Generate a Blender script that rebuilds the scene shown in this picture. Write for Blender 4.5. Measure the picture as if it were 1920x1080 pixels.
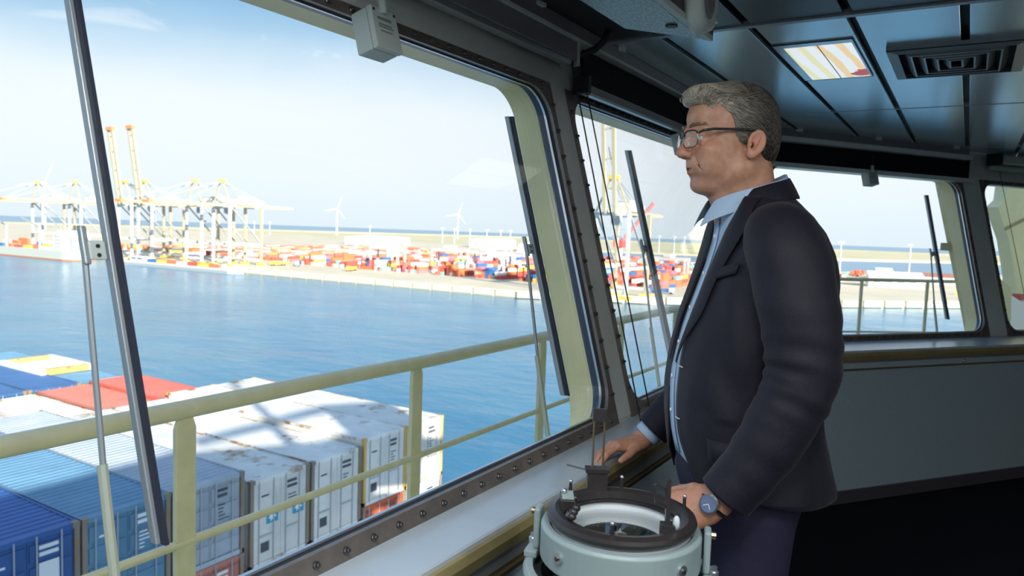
import bpy, bmesh, math, random
import numpy as np
from mathutils import Matrix, Vector, noise
for o in list(bpy.data.objects): bpy.data.objects.remove(o)
S = bpy.context.scene; COL = S.collection
R = math.radians; PI = math.pi
# ---------------------------------------------------------------- camera
YAW, PITCH, ROLL, FPX = R(31.6), R(-4.40), R(2.05), 1383.0
CAM = Vector((0, 0, 1.5))
cw = Vector((math.cos(YAW)*math.cos(PITCH), math.sin(YAW)*math.cos(PITCH), math.sin(PITCH)))
cr0 = Vector((math.sin(YAW), -math.cos(YAW), 0)); cu0 = cr0.cross(cw)
cr = math.cos(ROLL)*cr0 + math.sin(ROLL)*cu0; cu = -math.sin(ROLL)*cr0 + math.cos(ROLL)*cu0
cd = bpy.data.cameras.new('camera'); cam = bpy.data.objects.new('camera', cd); COL.objects.link(cam)
cam.matrix_world = Matrix(((cr.x, cu.x, -cw.x, CAM.x), (cr.y, cu.y, -cw.y, CAM.y), (cr.z, cu.z, -cw.z, CAM.z), (0, 0, 0, 1)))
cd.sensor_width = 36; cd.lens = FPX/1920*36; cd.clip_start = .02; cd.clip_end = 60000
cd.dof.use_dof = True; cd.dof.focus_distance = 1.72; cd.dof.aperture_fstop = 6.3
S.camera = cam
# ---------------------------------------------------------------- view, sky, sun
S.view_settings.view_transform = 'Standard'; S.view_settings.look = 'None'
S.view_settings.gamma = 1; S.view_settings.use_curve_mapping = False
S.view_settings.exposure = 0.42
SUN_DIR = Vector((10.4, 20.7, -8.9)).normalized()      # the way the light travels
SKY = 1.0; SUN = 8.0
W = bpy.data.worlds.new('sky'); S.world = W; W.use_nodes = True
wn, wl = W.node_tree.nodes, W.node_tree.links
for n in list(wn): wn.remove(n)
def wnode(t, **k):
    n = wn.new(t)
    for a, v in k.items(): setattr(n, a, v)
    return n
tc = wnode('ShaderNodeTexCoord'); sep = wnode('ShaderNodeSeparateXYZ'); wl.new(tc.outputs['Generated'], sep.inputs[0])
# clear sky: pale near the horizon, blue above
ramp = wnode('ShaderNodeValToRGB'); e = ramp.color_ramp.elements
e[0].position = 0.0; e[0].color = (.60, .71, .77, 1)
e[1].position = 1.0; e[1].color = (.06, .19, .46, 1)
for p, c in ((.06, (.66, .76, .82, 1)), (.13, (.64, .76, .83, 1)), (.19, (.34, .56, .73, 1)), (.26, (.17, .39, .62, 1)), (.45, (.14, .34, .62, 1))):
    x = e.new(p); x.color = c
wl.new(sep.outputs['Z'], ramp.inputs[0])
# clouds: a wide bright veil low down and streaks higher
mp = wnode('ShaderNodeMapping'); mp.inputs['Scale'].default_value = (3.2, 3.2, 10.0); mp.inputs['Rotation'].default_value = (.12, .10, .5)
wl.new(tc.outputs['Generated'], mp.inputs[0])
n1 = wnode('ShaderNodeTexNoise'); n1.inputs['Scale'].default_value = 1.5; n1.inputs['Detail'].default_value = 8; n1.inputs['Roughness'].default_value = .58
n1.inputs['Distortion'].default_value = .6; wl.new(mp.outputs[0], n1.inputs['Vector'])
cv = wnode('ShaderNodeValToRGB'); cv.color_ramp.elements[0].position = .54; cv.color_ramp.elements[1].position = .68
wl.new(n1.outputs['Fac'], cv.inputs[0])
# veil strength by elevation
vr = wnode('ShaderNodeValToRGB'); ve = vr.color_ramp.elements
ve[0].position = 0.0; ve[0].color = (.25,)*3+(1,); ve[1].position = 1; ve[1].color = (.25,)*3+(1,)
for p, c in ((.05, .50), (.09, .90), (.15, .92), (.19, .60), (.235, .22), (.30, .06), (.45, .20)):
    x = ve.new(p); x.color = (c, c, c, 1)
n2 = wnode('ShaderNodeTexNoise'); n2.inputs['Scale'].default_value = 2.3; n2.inputs['Detail'].default_value = 5; wl.new(tc.outputs['Generated'], n2.inputs['Vector'])
wob = wnode('ShaderNodeMath', operation='MULTIPLY_ADD'); wob.inputs[1].default_value = .13; wl.new(n2.outputs['Fac'], wob.inputs[0])
sub = wnode('ShaderNodeMath', operation='SUBTRACT'); wl.new(sep.outputs['Z'], sub.inputs[0]); sub.inputs[1].default_value = .065
wl.new(sub.outputs[0], wob.inputs[2]); wl.new(wob.outputs[0], vr.inputs[0])
mx = wnode('ShaderNodeMath', operation='MULTIPLY'); wl.new(cv.outputs[0], mx.inputs[0]); mx.inputs[1].default_value = .85
ad = wnode('ShaderNodeMath', operation='MAXIMUM'); 
mul = wnode('ShaderNodeMath', operation='MULTIPLY'); wl.new(vr.outputs[0], mul.inputs[0]); 
s2 = wnode('ShaderNodeMath', operation='MULTIPLY_ADD'); wl.new(n1.outputs['Fac'], s2.inputs[0]); s2.inputs[1].default_value = .6; s2.inputs[2].default_value = .68
wl.new(s2.outputs[0], mul.inputs[1])
wl.new(mul.outputs[0], ad.inputs[0])
m3 = wnode('ShaderNodeMath', operation='MULTIPLY'); wl.new(mx.outputs[0], m3.inputs[0])
hi = wnode('ShaderNodeMapRange'); hi.inputs[1].default_value = .0; hi.inputs[2].default_value = .12; hi.inputs[3].default_value = .1; hi.inputs[4].default_value = .8
wl.new(sep.outputs['Z'], hi.inputs[0]); wl.new(hi.outputs[0], m3.inputs[1]); wl.new(m3.outputs[0], ad.inputs[1])
ad.use_clamp = True
mixc = wnode('ShaderNodeMixRGB'); wl.new(ad.outputs[0], mixc.inputs[0]); wl.new(ramp.outputs[0], mixc.inputs[1]); mixc.inputs[2].default_value = (.72, .78, .825, 1)
bg = wnode('ShaderNodeBackground'); bg.inputs[1].default_value = SKY; wl.new(mixc.outputs[0], bg.inputs[0])
wo = wnode('ShaderNodeOutputWorld'); wl.new(bg.outputs[0], wo.inputs[0])
sl = bpy.data.lights.new('sun', 'SUN'); sl.energy = SUN; sl.angle = R(.8); sl.color = (1, .93, .80)
so = bpy.data.objects.new('sun', sl); COL.objects.link(so); so.rotation_euler = SUN_DIR.to_track_quat('-Z', 'Y').to_euler()
so.location = (-10, -20, 30)

# ---------------------------------------------------------------- helpers
def tag(o, label=None, cat=None, group=None, kind=None):
    if label: o['label'] = label
    if cat: o['category'] = cat
    if group: o['group'] = group
    if kind: o['kind'] = kind
    return o
def empty(name, loc=(0, 0, 0), rz=0, label=None, cat=None, group=None):
    o = bpy.data.objects.new(name, None); COL.objects.link(o); o.location = loc; o.rotation_euler = (0, 0, rz); o.empty_display_size = .1
    return tag(o, label, cat, group)
def mesh(name, V, F, mat, parent=None, smooth=False, loc=None, bevel=0, solid=0, sub=0, off=0):
    """V in world coordinates (or in the parent's own, when loc is 'local')"""
    me = bpy.data.meshes.new(name)
    V = np.asarray(V, float)
    if parent is not None and loc != 'local':
        a = parent
        while a is not None: V = V - np.array(a.location); a = a.parent
    if loc is not None and loc != 'local': V = V - np.array(loc)
    me.from_pydata([tuple(v) for v in V], [], [tuple(int(i) for i in f) for f in F])
    if isinstance(mat, (list, tuple)):
        for m in mat: me.materials.append(m)
    else: me.materials.append(mat)
    if smooth: me.polygons.foreach_set('use_smooth', [True]*len(me.polygons))
    me.update()
    o = bpy.data.objects.new(name, me); COL.objects.link(o)
    if loc is not None and loc != 'local': o.location = loc
    if parent is not None: o.parent = parent
    if solid:
        m = o.modifiers.new('solid', 'SOLIDIFY'); m.thickness = solid; m.offset = off
    if sub:
        m = o.modifiers.new('sub', 'SUBSURF'); m.levels = sub; m.render_levels = sub
    if bevel:
        m = o.modifiers.new('bevel', 'BEVEL'); m.width = bevel; m.segments = 2; m.limit_method = 'ANGLE'; m.angle_limit = R(35)
    return o
class MB:
    def __init__(s): s.V = []; s.F = []
    def add(s, V, F):
        b = len(s.V); s.V += [Vector(v) for v in V]; s.F += [tuple(b+i for i in f) for f in F]; return s
    def box(s, a, b):
        (x0, y0, z0), (x1, y1, z1) = a, b
        return s.add([(x0,y0,z0),(x1,y0,z0),(x1,y1,z0),(x0,y1,z0),(x0,y0,z1),(x1,y0,z1),(x1,y1,z1),(x0,y1,z1)],
                     [(0,3,2,1),(4,5,6,7),(0,1,5,4),(1,2,6,5),(2,3,7,6),(3,0,4,7)])
    def cbox(s, c, d): return s.box([c[i]-d[i]/2 for i in range(3)], [c[i]+d[i]/2 for i in range(3)])
    def hexa(s, P): return s.add(P, [(0,3,2,1),(4,5,6,7),(0,1,5,4),(1,2,6,5),(2,3,7,6),(3,0,4,7)])
    def tube(s, P, r, n=8, cap=True):
        P = [Vector(p) for p in P]; m = len(P); rs = r if isinstance(r, (list, tuple)) else [r]*m
        V = []; prev = None
        for i, p in enumerate(P):
            t = (P[min(i+1, m-1)]-P[max(i-1, 0)]).normalized()
            a = prev if prev is not None else (Vector((0, 0, 1)) if abs(t.z) < .9 else Vector((1, 0, 0)))
            u = (a - t*a.dot(t)).normalized(); prev = u; v = t.cross(u)
            for k in range(n):
                an = 2*PI*k/n; V.append(p + (u*math.cos(an)+v*math.sin(an))*rs[i])
        F = [(i*n+k, i*n+(k+1) % n, (i+1)*n+(k+1) % n, (i+1)*n+k) for i in range(m-1) for k in range(n)]
        if cap: F += [tuple(range(n))[::-1], tuple((m-1)*n+k for k in range(n))]
        return s.add(V, F)
    def bar(s, p, q, w, h, up=(0, 0, 1)):
        p, q = Vector(p), Vector(q); t = (q-p).normalized(); up = Vector(up)
        if abs(t.dot(up)) > .98: up = Vector((0, 1, 0))
        u = t.cross(up).normalized()*w/2; v = u.cross(t).normalized()*h/2
        return s.hexa([p-u-v, p+u-v, q+u-v, q-u-v, p-u+v, p+u+v, q+u+v, q-u+v])
    def lathe(s, prof, n=32, c=(0, 0, 0), close=False):
        V = []; c = Vector(c); m = len(prof)
        for r, z in prof:
            for k in range(n): V.append(c+Vector((r*math.cos(2*PI*k/n), r*math.sin(2*PI*k/n), z)))
        F = [(i*n+k, i*n+(k+1) % n, (i+1)*n+(k+1) % n, (i+1)*n+k) for i in range(m-1) for k in range(n)]
        if close: F += [((m-1)*n+k, (m-1)*n+(k+1) % n, (k+1) % n, k) for k in range(n)]
        else: F += [tuple(range(n))[::-1], tuple((m-1)*n+k for k in range(n))]
        return s.add(V, F)
    def prism(s, poly, z0, z1):
        n = len(poly)
        V = [(x, y, z0) for x, y in poly]+[(x, y, z1) for x, y in poly]
        return s.add(V, [tuple(range(n))[::-1], tuple(range(n, 2*n))]+[(i, (i+1) % n, n+(i+1) % n, n+i) for i in range(n)])
    def ball(s, c, r, n=10, m=6):
        r = r if isinstance(r, (tuple, list)) else (r, r, r)
        V = [(c[0], c[1], c[2]-r[2])]
        for j in range(1, m):
            a = PI*j/m
            for k in range(n): V.append((c[0]+r[0]*math.sin(a)*math.cos(2*PI*k/n), c[1]+r[1]*math.sin(a)*math.sin(2*PI*k/n), c[2]-r[2]*math.cos(a)))
        V.append((c[0], c[1], c[2]+r[2])); L = len(V)-1
        F = [(0, 1+(k+1) % n, 1+k) for k in range(n)]+[(L, 1+(m-2)*n+k, 1+(m-2)*n+(k+1) % n) for k in range(n)]
        F += [(1+j*n+k, 1+j*n+(k+1) % n, 1+(j+1)*n+(k+1) % n, 1+(j+1)*n+k) for j in range(m-2) for k in range(n)]
        return s.add(V, F)
    def map(s, f): s.V = [Vector(f(v)) for v in s.V]; return s
    def build(s, name, mat, parent=None, **k):
        return mesh(name, [tuple(v) for v in s.V], s.F, mat, parent, **k)
def copy_tree(o, parent=None, link=True):
    c = o.copy(); COL.objects.link(c)
    if parent is not None: c.parent = parent
    for ch in [x for x in o.children]: copy_tree(ch, c)
    return c
# ---------------------------------------------------------------- materials
def pm(name, col, rough=.5, metal=0, spec=.5, var=0, vscale=8, col2=None, bump=0, bscale=60, coat=0, stretch=None, sss=0):
    m = bpy.data.materials.new(name); m.use_nodes = True; nt = m.node_tree; N = nt.nodes; L = nt.links
    b = N['Principled BSDF']; c4 = tuple(col)+(1,)
    b.inputs['Base Color'].default_value = c4; b.inputs['Roughness'].default_value = rough; b.inputs['Metallic'].default_value = metal
    b.inputs['Specular IOR Level'].default_value = spec; b.inputs['Coat Weight'].default_value = coat
    if sss: b.inputs['Subsurface Weight'].default_value = sss; b.inputs['Subsurface Radius'].default_value = (.012, .005, .003); b.inputs['Subsurface Scale'].default_value = 1
    t = N.new('ShaderNodeTexCoord'); vec = t.outputs['Object']
    if stretch:
        mpn = N.new('ShaderNodeMapping'); mpn.inputs['Scale'].default_value = stretch; L.new(vec, mpn.inputs[0]); vec = mpn.outputs[0]
    if var or col2:
        n = N.new('ShaderNodeTexNoise'); n.inputs['Scale'].default_value = vscale; n.inputs['Detail'].default_value = 6; n.inputs['Roughness'].default_value = .65; L.new(vec, n.inputs['Vector'])
        r = N.new('ShaderNodeValToRGB'); r.color_ramp.elements[0].position = .38; r.color_ramp.elements[1].position = .66
        k2 = tuple(col2) if col2 else tuple(min(1, x*(1+var)) for x in col)
        k1 = tuple(col) if col2 else tuple(x*(1-var) for x in col)
        r.color_ramp.elements[0].color = k1+(1,); r.color_ramp.elements[1].color = k2+(1,)
        L.new(n.outputs['Fac'], r.inputs[0]); L.new(r.outputs[0], b.inputs['Base Color'])
    if bump:
        n = N.new('ShaderNodeTexNoise'); n.inputs['Scale'].default_value = bscale; n.inputs['Detail'].default_value = 4; L.new(vec, n.inputs['Vector'])
        bp = N.new('ShaderNodeBump'); bp.inputs['Strength'].default_value = bump; bp.inputs['Distance'].default_value = .002
        L.new(n.outputs['Fac'], bp.inputs['Height']); L.new(bp.outputs[0], b.inputs['Normal'])
    return m
def rusty(name, col, amount=.5, scale=.5):
    """paint with rust in blotches"""
    m = pm(name, col, .5, var=.12, vscale=.7); nt = m.node_tree; N = nt.nodes; L = nt.links; b = N['Principled BSDF']
    src = b.inputs['Base Color'].links[0].from_socket
    t = [n for n in N if n.type == 'TEX_COORD'][0]
    n = N.new('ShaderNodeTexNoise'); n.inputs['Scale'].default_value = scale; n.inputs['Detail'].default_value = 9; n.inputs['Roughness'].default_value = .7; L.new(t.outputs['Object'], n.inputs['Vector'])
    r = N.new('ShaderNodeValToRGB'); r.color_ramp.elements[0].position = .72-.2*amount; r.color_ramp.elements[1].position = .80-.2*amount
    L.new(n.outputs['Fac'], r.inputs[0])
    mx = N.new('ShaderNodeMixRGB'); L.new(r.outputs[0], mx.inputs[0]); L.new(src, mx.inputs[1]); mx.inputs[2].default_value = (.32, .17, .06, 1); L.new(mx.outputs[0], b.inputs['Base Color'])
    return m
def glassmat(name, refl=1.0, tint=(1, 1, 1)):
    m = bpy.data.materials.new(name); m.use_nodes = True; nt = m.node_tree; N = nt.nodes; L = nt.links
    for n in list(N): N.remove(n)
    t = N.new('ShaderNodeBsdfTransparent'); t.inputs[0].default_value = tuple(tint)+(1,); g = N.new('ShaderNodeBsdfGlossy'); g.inputs['Roughness'].default_value = .01
    f = N.new('ShaderNodeLayerWeight'); f.inputs[0].default_value = .5; p5 = N.new('ShaderNodeMath'); p5.operation = 'POWER'; p5.inputs[1].default_value = 5
    k = N.new('ShaderNodeMath'); k.operation = 'MULTIPLY_ADD'; k.inputs[1].default_value = .9*refl; k.inputs[2].default_value = .035*refl
    x = N.new('ShaderNodeMixShader'); o = N.new('ShaderNodeOutputMaterial')
    L.new(f.outputs['Facing'], p5.inputs[0]); L.new(p5.outputs[0], k.inputs[0]); L.new(k.outputs[0], x.inputs[0]); L.new(t.outputs[0], x.inputs[1]); L.new(g.outputs[0], x.inputs[2]); L.new(x.outputs[0], o.inputs[0])
    return m
M = {}
M['liner'] = pm('painted_liner', (.62, .66, .62), .45, var=.05, bump=.05)
M['bolt_frame'] = pm('frame_steel', (.22, .19, .165), .38, .5, var=.15, vscale=20, bump=.1)
M['bolt'] = pm('bolt_steel', (.12, .12, .12), .35, .8)
M['rubber'] = pm('black_rubber', (.012, .013, .016), .5)
M['alu'] = pm('brushed_aluminium', (.62, .66, .70), .28, .9)
M['seal'] = pm('dark_blue_seal', (.04, .06, .10), .3)
M['cream'] = pm('cream_paint', (.78, .72, .41), .42, var=.05, vscale=5)
M['pane'] = glassmat('window_glass', .8)
M['sill'] = pm('grey_sill_laminate', (.45, .52, .57), .22, var=.03, spec=.5)
M['sill_edge'] = pm('olive_sill_edge', (.30, .25, .11), .3, var=.15, vscale=6, spec=.6)
M['moulding'] = pm('grey_moulding', (.20, .21, .22), .4)
M['brass'] = pm('brass_rail', (.45, .36, .18), .25, .9)
M['panel'] = pm('grey_wall_panel', (.38, .49, .53), .55, var=.06, vscale=90, bump=.15, bscale=300)
M['base'] = pm('dark_baseboard', (.075, .07, .085), .4)
M['carpet'] = pm('black_carpet', (.012, .012, .018), .95, spec=.1, var=.3, vscale=300)
M['ceil'] = pm('metal_ceiling', (.66, .77, .84), .22, .7, var=.03, vscale=3)
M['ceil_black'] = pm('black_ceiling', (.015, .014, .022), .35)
M['ceil_gap'] = pm('ceiling_recess', (.012, .012, .016), .6)
M['ceil_strip'] = pm('ceiling_strip', (.33, .35, .38), .35, .6)
M['trimgrey'] = pm('pale_trim', (.62, .68, .67), .4)
M['trimdark'] = pm('dark_trim', (.20, .20, .22), .4)
M['blind'] = pm('black_blind', (.010, .009, .014), .7, spec=.2)
M['blindbar'] = pm('blind_bar', (.38, .42, .44), .3, .6)
M['cord'] = pm('black_cord', (.006, .006, .008), .6)
M['boxgrey'] = pm('pale_grey_plastic', (.47, .54, .51), .45)
M['wiper'] = pm('wiper_grey', (.34, .38, .40), .4, .5)
M['wiperdark'] = pm('wiper_rubber', (.02, .025, .045), .5)
M['wall_dark'] = pm('dark_wall', (.45, .45, .45), .7)
# ================================================================ THE BRIDGE (room)
LEAN = math.tan(R(15.5)); YA = .93; NB0 = 3.42; AB = R(-35.67)
dB = Vector((math.cos(AB), math.sin(AB), 0)); nB = Vector((-math.sin(AB), math.cos(AB), 0))
def FA(x, o, z): return Vector((x, YA+LEAN*(z-.89)+o, z))            # leaning front wall
def FB(u, o, z): return dB*u + nB*(NB0+LEAN*(z-.89)+o) + Vector((0, 0, z))  # the wall turned 36 degrees
def PB(u, n, z): return dB*u + nB*n + Vector((0, 0, z))
def rrect(x0, x1, z0, z1, r, n=10):
    P = []
    for cx, cz, a0 in ((x1-r, z0+r, -PI/2), (x1-r, z1-r, 0), (x0+r, z1-r, PI/2), (x0+r, z0+r, PI)):
        for k in range(n+1):
            a = a0+PI/2*k/n; P.append((cx+r*math.cos(a), cz+r*math.sin(a)))
    return P
def outer(rect_in, r, ox0, ox1, oz0, oz1, n=10):
    x0, x1, z0, z1 = rect_in; P = []
    cor = [((x1-r, oz0), (ox1, oz0), (ox1, z0+r)), ((ox1, z1-r), (ox1, oz1), (x1-r, oz1)), ((x0+r, oz1), (ox0, oz1), (ox0, z1-r)), ((ox0, z0+r), (ox0, oz0), (x0+r, oz0))]
    for a, b, c in cor:
        for k in range(n+1):
            t = k/n
            p, q, w = (a, b, t*2) if t <= .5 else (b, c, t*2-1)
            P.append((p[0]+(q[0]-p[0])*w, p[1]+(q[1]-p[1])*w))
    return P
def ring(mb, f, I, O, o0, o1):
    n = len(I)
    V = [f(x, o0, z) for x, z in I]+[f(x, o0, z) for x, z in O]+[f(x, o1, z) for x, z in I]+[f(x, o1, z) for x, z in O]
    F = []
    for k in range(n):
        j = (k+1) % n
        F += [(k, j, n+j, n+k), (2*n+k, 3*n+k, 3*n+j, 2*n+j), (k, 2*n+k, 2*n+j, j), (n+k, n+j, 3*n+j, 3*n+k)]
    return mb.add(V, F)
BOLT = None
def make_window(idx, f, x0, x1, z0, z1, wall, clad, cell, r=.10, bolts=True):
    """a bolted window: frame strip with bolts, gasket, aluminium bead, seal, pane, cream reveal; cuts its cell into the wall meshes"""
    global BOLT
    cx0, cx1, cz0, cz1 = cell; N = 10
    rect = (x0, x1, z0, z1); I = rrect(x0, x1, z0, z1, r)
    e = .016; big = (x0-e, x1+e, z0-e, z1+e); IB = rrect(*big, r+e)
    zm = (cz0+cz1)/2; ox0 = cx0(zm) if callable(cx0) else cx0; ox1 = cx1(zm) if callable(cx1) else cx1
    O = outer(big, r+e, ox0, ox1, cz0, cz1)
    def adj(x, z):
        if callable(cx1) and x > x1-r: x += (cx1(z)-ox1)*(x-(x1-r))/(ox1-(x1-r))
        if callable(cx0) and x < x0+r: x += (cx0(z)-ox0)*((x0+r)-x)/((x0+r)-ox0)
        return x, z
    O = [adj(x, z) for x, z in O]
    def fs(x, o, z):                      # the bottom of the opening is weathered: it falls away outwards
        k = min(1, max(0, (z0+.10-z)/.10)); return f(x, o, z-.75*max(0, o-.026)*k)
    ring(wall, fs, IB, O, 0, .115); ring(clad, fs, IB, O, .115, .14)
    base = f((x0+x1)/2, 0, z0); loc = tuple(base)
    fr = MB(); s0, s1, t0, t1 = x0-.030, x1+.030, z0-.036, z1+.028
    ring(fr, f, I, outer(rect, r, s0, s1, t0, t1), -.007, .004)
    w = fr.build('window_%d' % idx, M['bolt_frame'], loc=loc); tag(w, kind='structure')
    def part(name, inset, wd, o0, o1, mat):
        m = MB(); ri = (x0+inset, x1-inset, z0+inset, z1-inset); rr = r-inset
        ring(m, fs, rrect(*ri, rr), rrect(x0-wd, x1+wd, z0-wd, z1+wd, r+wd), o0, o1); return m.build(name, M[mat], w)
    part('gasket', 0, .012, .004, .016, 'rubber'); part('bead', .004, .012, .016, .024, 'alu'); part('seal', 0, .012, .024, .050, 'seal')
    part('reveal', -.002, .014, .050, .142, 'cream')
    m = MB(); n = len(I); E_ = rrect(x0-.006, x1+.006, z0-.006, z1+.006, r+.006)
    m.add([f(x, .034, z) for x, z in E_]+[f(x, .042, z) for x, z in E_], [tuple(range(n)), tuple(range(2*n-1, n-1, -1))]+[(k, n+k, n+(k+1) % n, (k+1) % n) for k in range(n)])
    m.build('pane', M['pane'], w)
    if bolts:
        pts = []
        c = x0+.03
        while c < x1-.02: pts += [(c, z0-.018), (c, z1+.014)]; c += .0735
        c = z0+.06
        while c < z1-.03: pts += [(x0-.015, c), (x1+.015, c)]; c += .085
        if BOLT is None:
            bm_ = MB().lathe([(.0075, 0), (.0075, .0035), (.006, .005), (.0045, .0052), (.0045, .0095), (.003, .0105)], 8)
            BOLT = bm_.build('bolt', M['bolt'], None, smooth=False).data
            bpy.data.objects.remove(bpy.data.objects['bolt'])
        p0, p1 = f(x0, 0, z0), f(x0, 0, z0+1); px = f(x0+1, 0, z0)
        ax = (px-p0).normalized(); up = (p1-p0).normalized(); inn = up.cross(ax).normalized() 
        if (f(x0, -1, z0)-p0).dot(inn) < 0: inn = -inn
        rot = inn.to_track_quat('Z', 'Y').to_matrix().to_4x4()
        for x, z in pts:
            o = bpy.data.objects.new('bolt', BOLT); COL.objects.link(o); o.parent = w
            o.matrix_local = Matrix.Translation(f(x, -.007, z)-base) @ rot
    return w
# ---- leaning walls with their windows
ZT = 2.2
wallA, cladA, wallB, cladB = MB(), MB(), MB(), MB()
xA = lambda z: 4.569+(4.686-4.569)*(z-.89)/1.31
uB = lambda z: 3.170+(3.053-3.170)*(z-.89)/1.31
make_window(1, FA, .05, 2.166, .926, 1.972, wallA, cladA, (-.06, 2.25, .86, ZT))
make_window(2, FA, 2.335, 4.33, .926, 1.972, wallA, cladA, (2.25, xA, .86, ZT))
make_window(3, FB, 3.28, 5.02, .922, 1.972, wallB, cladB, (uB, 5.14, .86, ZT))
make_window(4, FB, 5.265, 7.0, .922, 1.972, wallB, cladB, (5.14, 7.12, .86, ZT))
make_window(5, FA, -2.20, -.17, .926, 1.972, wallA, cladA, (-2.29, -.06, .86, ZT), bolts=False)
make_window(6, FA, -3.90, -2.40, .926, 1.972, wallA, cladA, (-4.05, -2.29, .86, ZT), bolts=False)
wallB.hexa([FB(7.12, 0, .86), FB(8.75, 0, .86), FB(8.75, .115, .86), FB(7.12, .115, .86), FB(7.12, 0, ZT), FB(8.75, 0, ZT), FB(8.75, .115, ZT), FB(7.12, .115, ZT)])
wa = wallA.build('wall_front', M['liner']); tag(wa, kind='structure'); cladA.build('cladding', M['cream'], wa)
wb = wallB.build('wall_angled', M['liner']); tag(wb, kind='structure'); cladB.build('cladding', M['cream'], wb)
# mullion cover strips (flat grey casings between the bolted frames)
m = MB(); m.hexa([FA(2.198, -.004, .90), FA(2.303, -.004, .90), FA(2.303, .01, .90), FA(2.198, .01, .90), FA(2.198, -.004, 2.0), FA(2.303, -.004, 2.0), FA(2.303, .01, 2.0), FA(2.198, .01, 2.0)])
tag(m.build('trim_1', M['liner']), kind='structure')
m = MB(); m.hexa([FB(5.052, -.004, .90), FB(5.233, -.004, .90), FB(5.233, .01, .90), FB(5.052, .01, .90), FB(5.052, -.004, 2.0), FB(5.233, -.004, 2.0), FB(5.233, .01, 2.0), FB(5.052, .01, 2.0)])
tag(m.build('trim_2', M['liner']), kind='structure')
# ---- walls under the windows, sills, rails
tag(MB().box((-4.05, .80, 0), (4.62, .93, .872)).build('wall_front_lower', M['panel']), kind='structure')
m = MB().hexa([PB(3.17, 3.10, 0), PB(8.75, 3.10, 0), PB(8.75, 3.42, 0), PB(3.17, 3.42, 0), PB(3.17, 3.10, .872), PB(8.75, 3.10, .872), PB(8.75, 3.42, .872), PB(3.17, 3.42, .872)])
tag(m.build('wall_angled_lower', M['panel']), kind='structure')
def sill(name, f, u0, u1, back, front, num, zt=.89):
    prof = [(back, zt), (front+.004, zt), (front, zt-.004), (front, zt-.012), (back, zt-.012)]
    def ext(pr, nm, mt, par=None):
        n = len(pr); V = [f(u0, b, z) for b, z in pr]+[f(u1, b, z) for b, z in pr]
        F = [tuple(range(n))[::-1], tuple(range(n, 2*n))]+[(i, (i+1) % n, n+(i+1) % n, n+i) for i in range(n)]
        return mesh(nm, V, F, mt, par)
    o = ext(prof, 'window_sill', M['sill']); tag(o, kind='structure')
    ext([(front+.03, zt-.012), (front-.010, zt-.012), (front-.014, zt-.030), (front-.008, zt-.056), (front+.03, zt-.056)], 'edge_board', M['sill_edge'], o)
    ext([(front+.04, zt-.056), (front+.002, zt-.056), (front+.010, zt-.100), (front+.04, zt-.100)], 'moulding', M['moulding'], o)
    ext([(front+.02, zt-.104), (front-.004, zt-.104), (front-.004, zt-.114), (front+.02, zt-.114)], 'rail_strip', M['brass'], o)
    return o
sill('window_sill', lambda u, b, z: Vector((u, b, z)), -4.05, 4.60, .945, .785, 1)
sill('window_sill', lambda u, b, z: PB(u, b, z), 3.17, 8.7, 3.43, 3.095, 2, .8885)
tag(MB().box((-4.05, .785, 0), (4.5, .80, .075)).build('baseboard_front', M['base'], bevel=.004), kind='structure')
m = MB().hexa([PB(3.3, 3.08, 0), PB(8.75, 3.08, 0), PB(8.75, 3.10, 0), PB(3.3, 3.10, 0), PB(3.3, 3.085, .07), PB(8.75, 3.085, .07), PB(8.75, 3.10, .07), PB(3.3, 3.10, .07)])
tag(m.build('baseboard_angled', M['base']), kind='structure')
foot = [(-4.05, -4.5), (9.05, -4.5), (9.05, -2.2), tuple((dB*8.75+nB*3.42)[:2]), (4.60, .93), (-4.05, .93)]
tag(MB().prism(foot, -.12, 0).build('floor', M['carpet']), kind='structure')
tag(MB().box((-4.15, -4.6, 0), (-4.05, 1.3, 2.2)).build('wall_left', M['wall_dark']), kind='structure')
tag(MB().box((-4.15, -4.6, 0), (9.15, -4.5, 2.2)).build('wall_back', M['wall_dark']), kind='structure')
tag(MB().box((9.05, -4.6, 0), (9.15, -2.0, 2.2)).build('wall_right', M['wall_dark']), kind='structure')
# ---- ceiling: recessed dark backing, 300 mm planks along the wall, strips across
top = [(-4.15, -4.6), (9.15, -4.6), (9.15, -2.0), tuple((dB*8.75+nB*3.90)[:2]), (4.74, 1.41), (-4.15, 1.41)]
ce = tag(MB().prism(top, 2.222, 2.26).build('ceiling', M['ceil_gap']), kind='structure')
tag(MB().prism([(-5.0, -5.3), (13.9, -5.3), tuple((dB*14+nB*4.0)[:2]), (4.77, 1.46), (-5.0, 1.46)], 2.26, 2.62).build('roof_deck', M['cream']), kind='structure')
def clipB(poly, lim=3.775):
    out = []; g = lambda p: p[0]*nB.x+p[1]*nB.y-lim
    for i in range(len(poly)):
        a, b = poly[i], poly[(i+1) % len(poly)]; ga, gb = g(a), g(b)
        if ga <= 0: out.append(a)
        if ga*gb < 0: t = ga/(ga-gb); out.append((a[0]+(b[0]-a[0])*t, a[1]+(b[1]-a[1])*t))
    return out
gaps = [1.295]+[.97-.3035*k for k in range(19)]
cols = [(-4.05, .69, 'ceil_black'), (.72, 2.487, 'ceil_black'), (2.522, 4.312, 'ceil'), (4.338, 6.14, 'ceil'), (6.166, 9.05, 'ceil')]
for k in range(len(gaps)-1):
    ya, yb = gaps[k]-(.0125 if k else 0), gaps[k+1]+.0125
    for x0, x1, mt in cols:
        P = clipB([(x0, yb), (x1, yb), (x1, ya), (x0, ya)])
        if len(P) < 3 or yb < -4.5: continue
        MB().prism(P, 2.2, 2.216).build('plank', M[mt], ce, bevel=.002)
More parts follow.
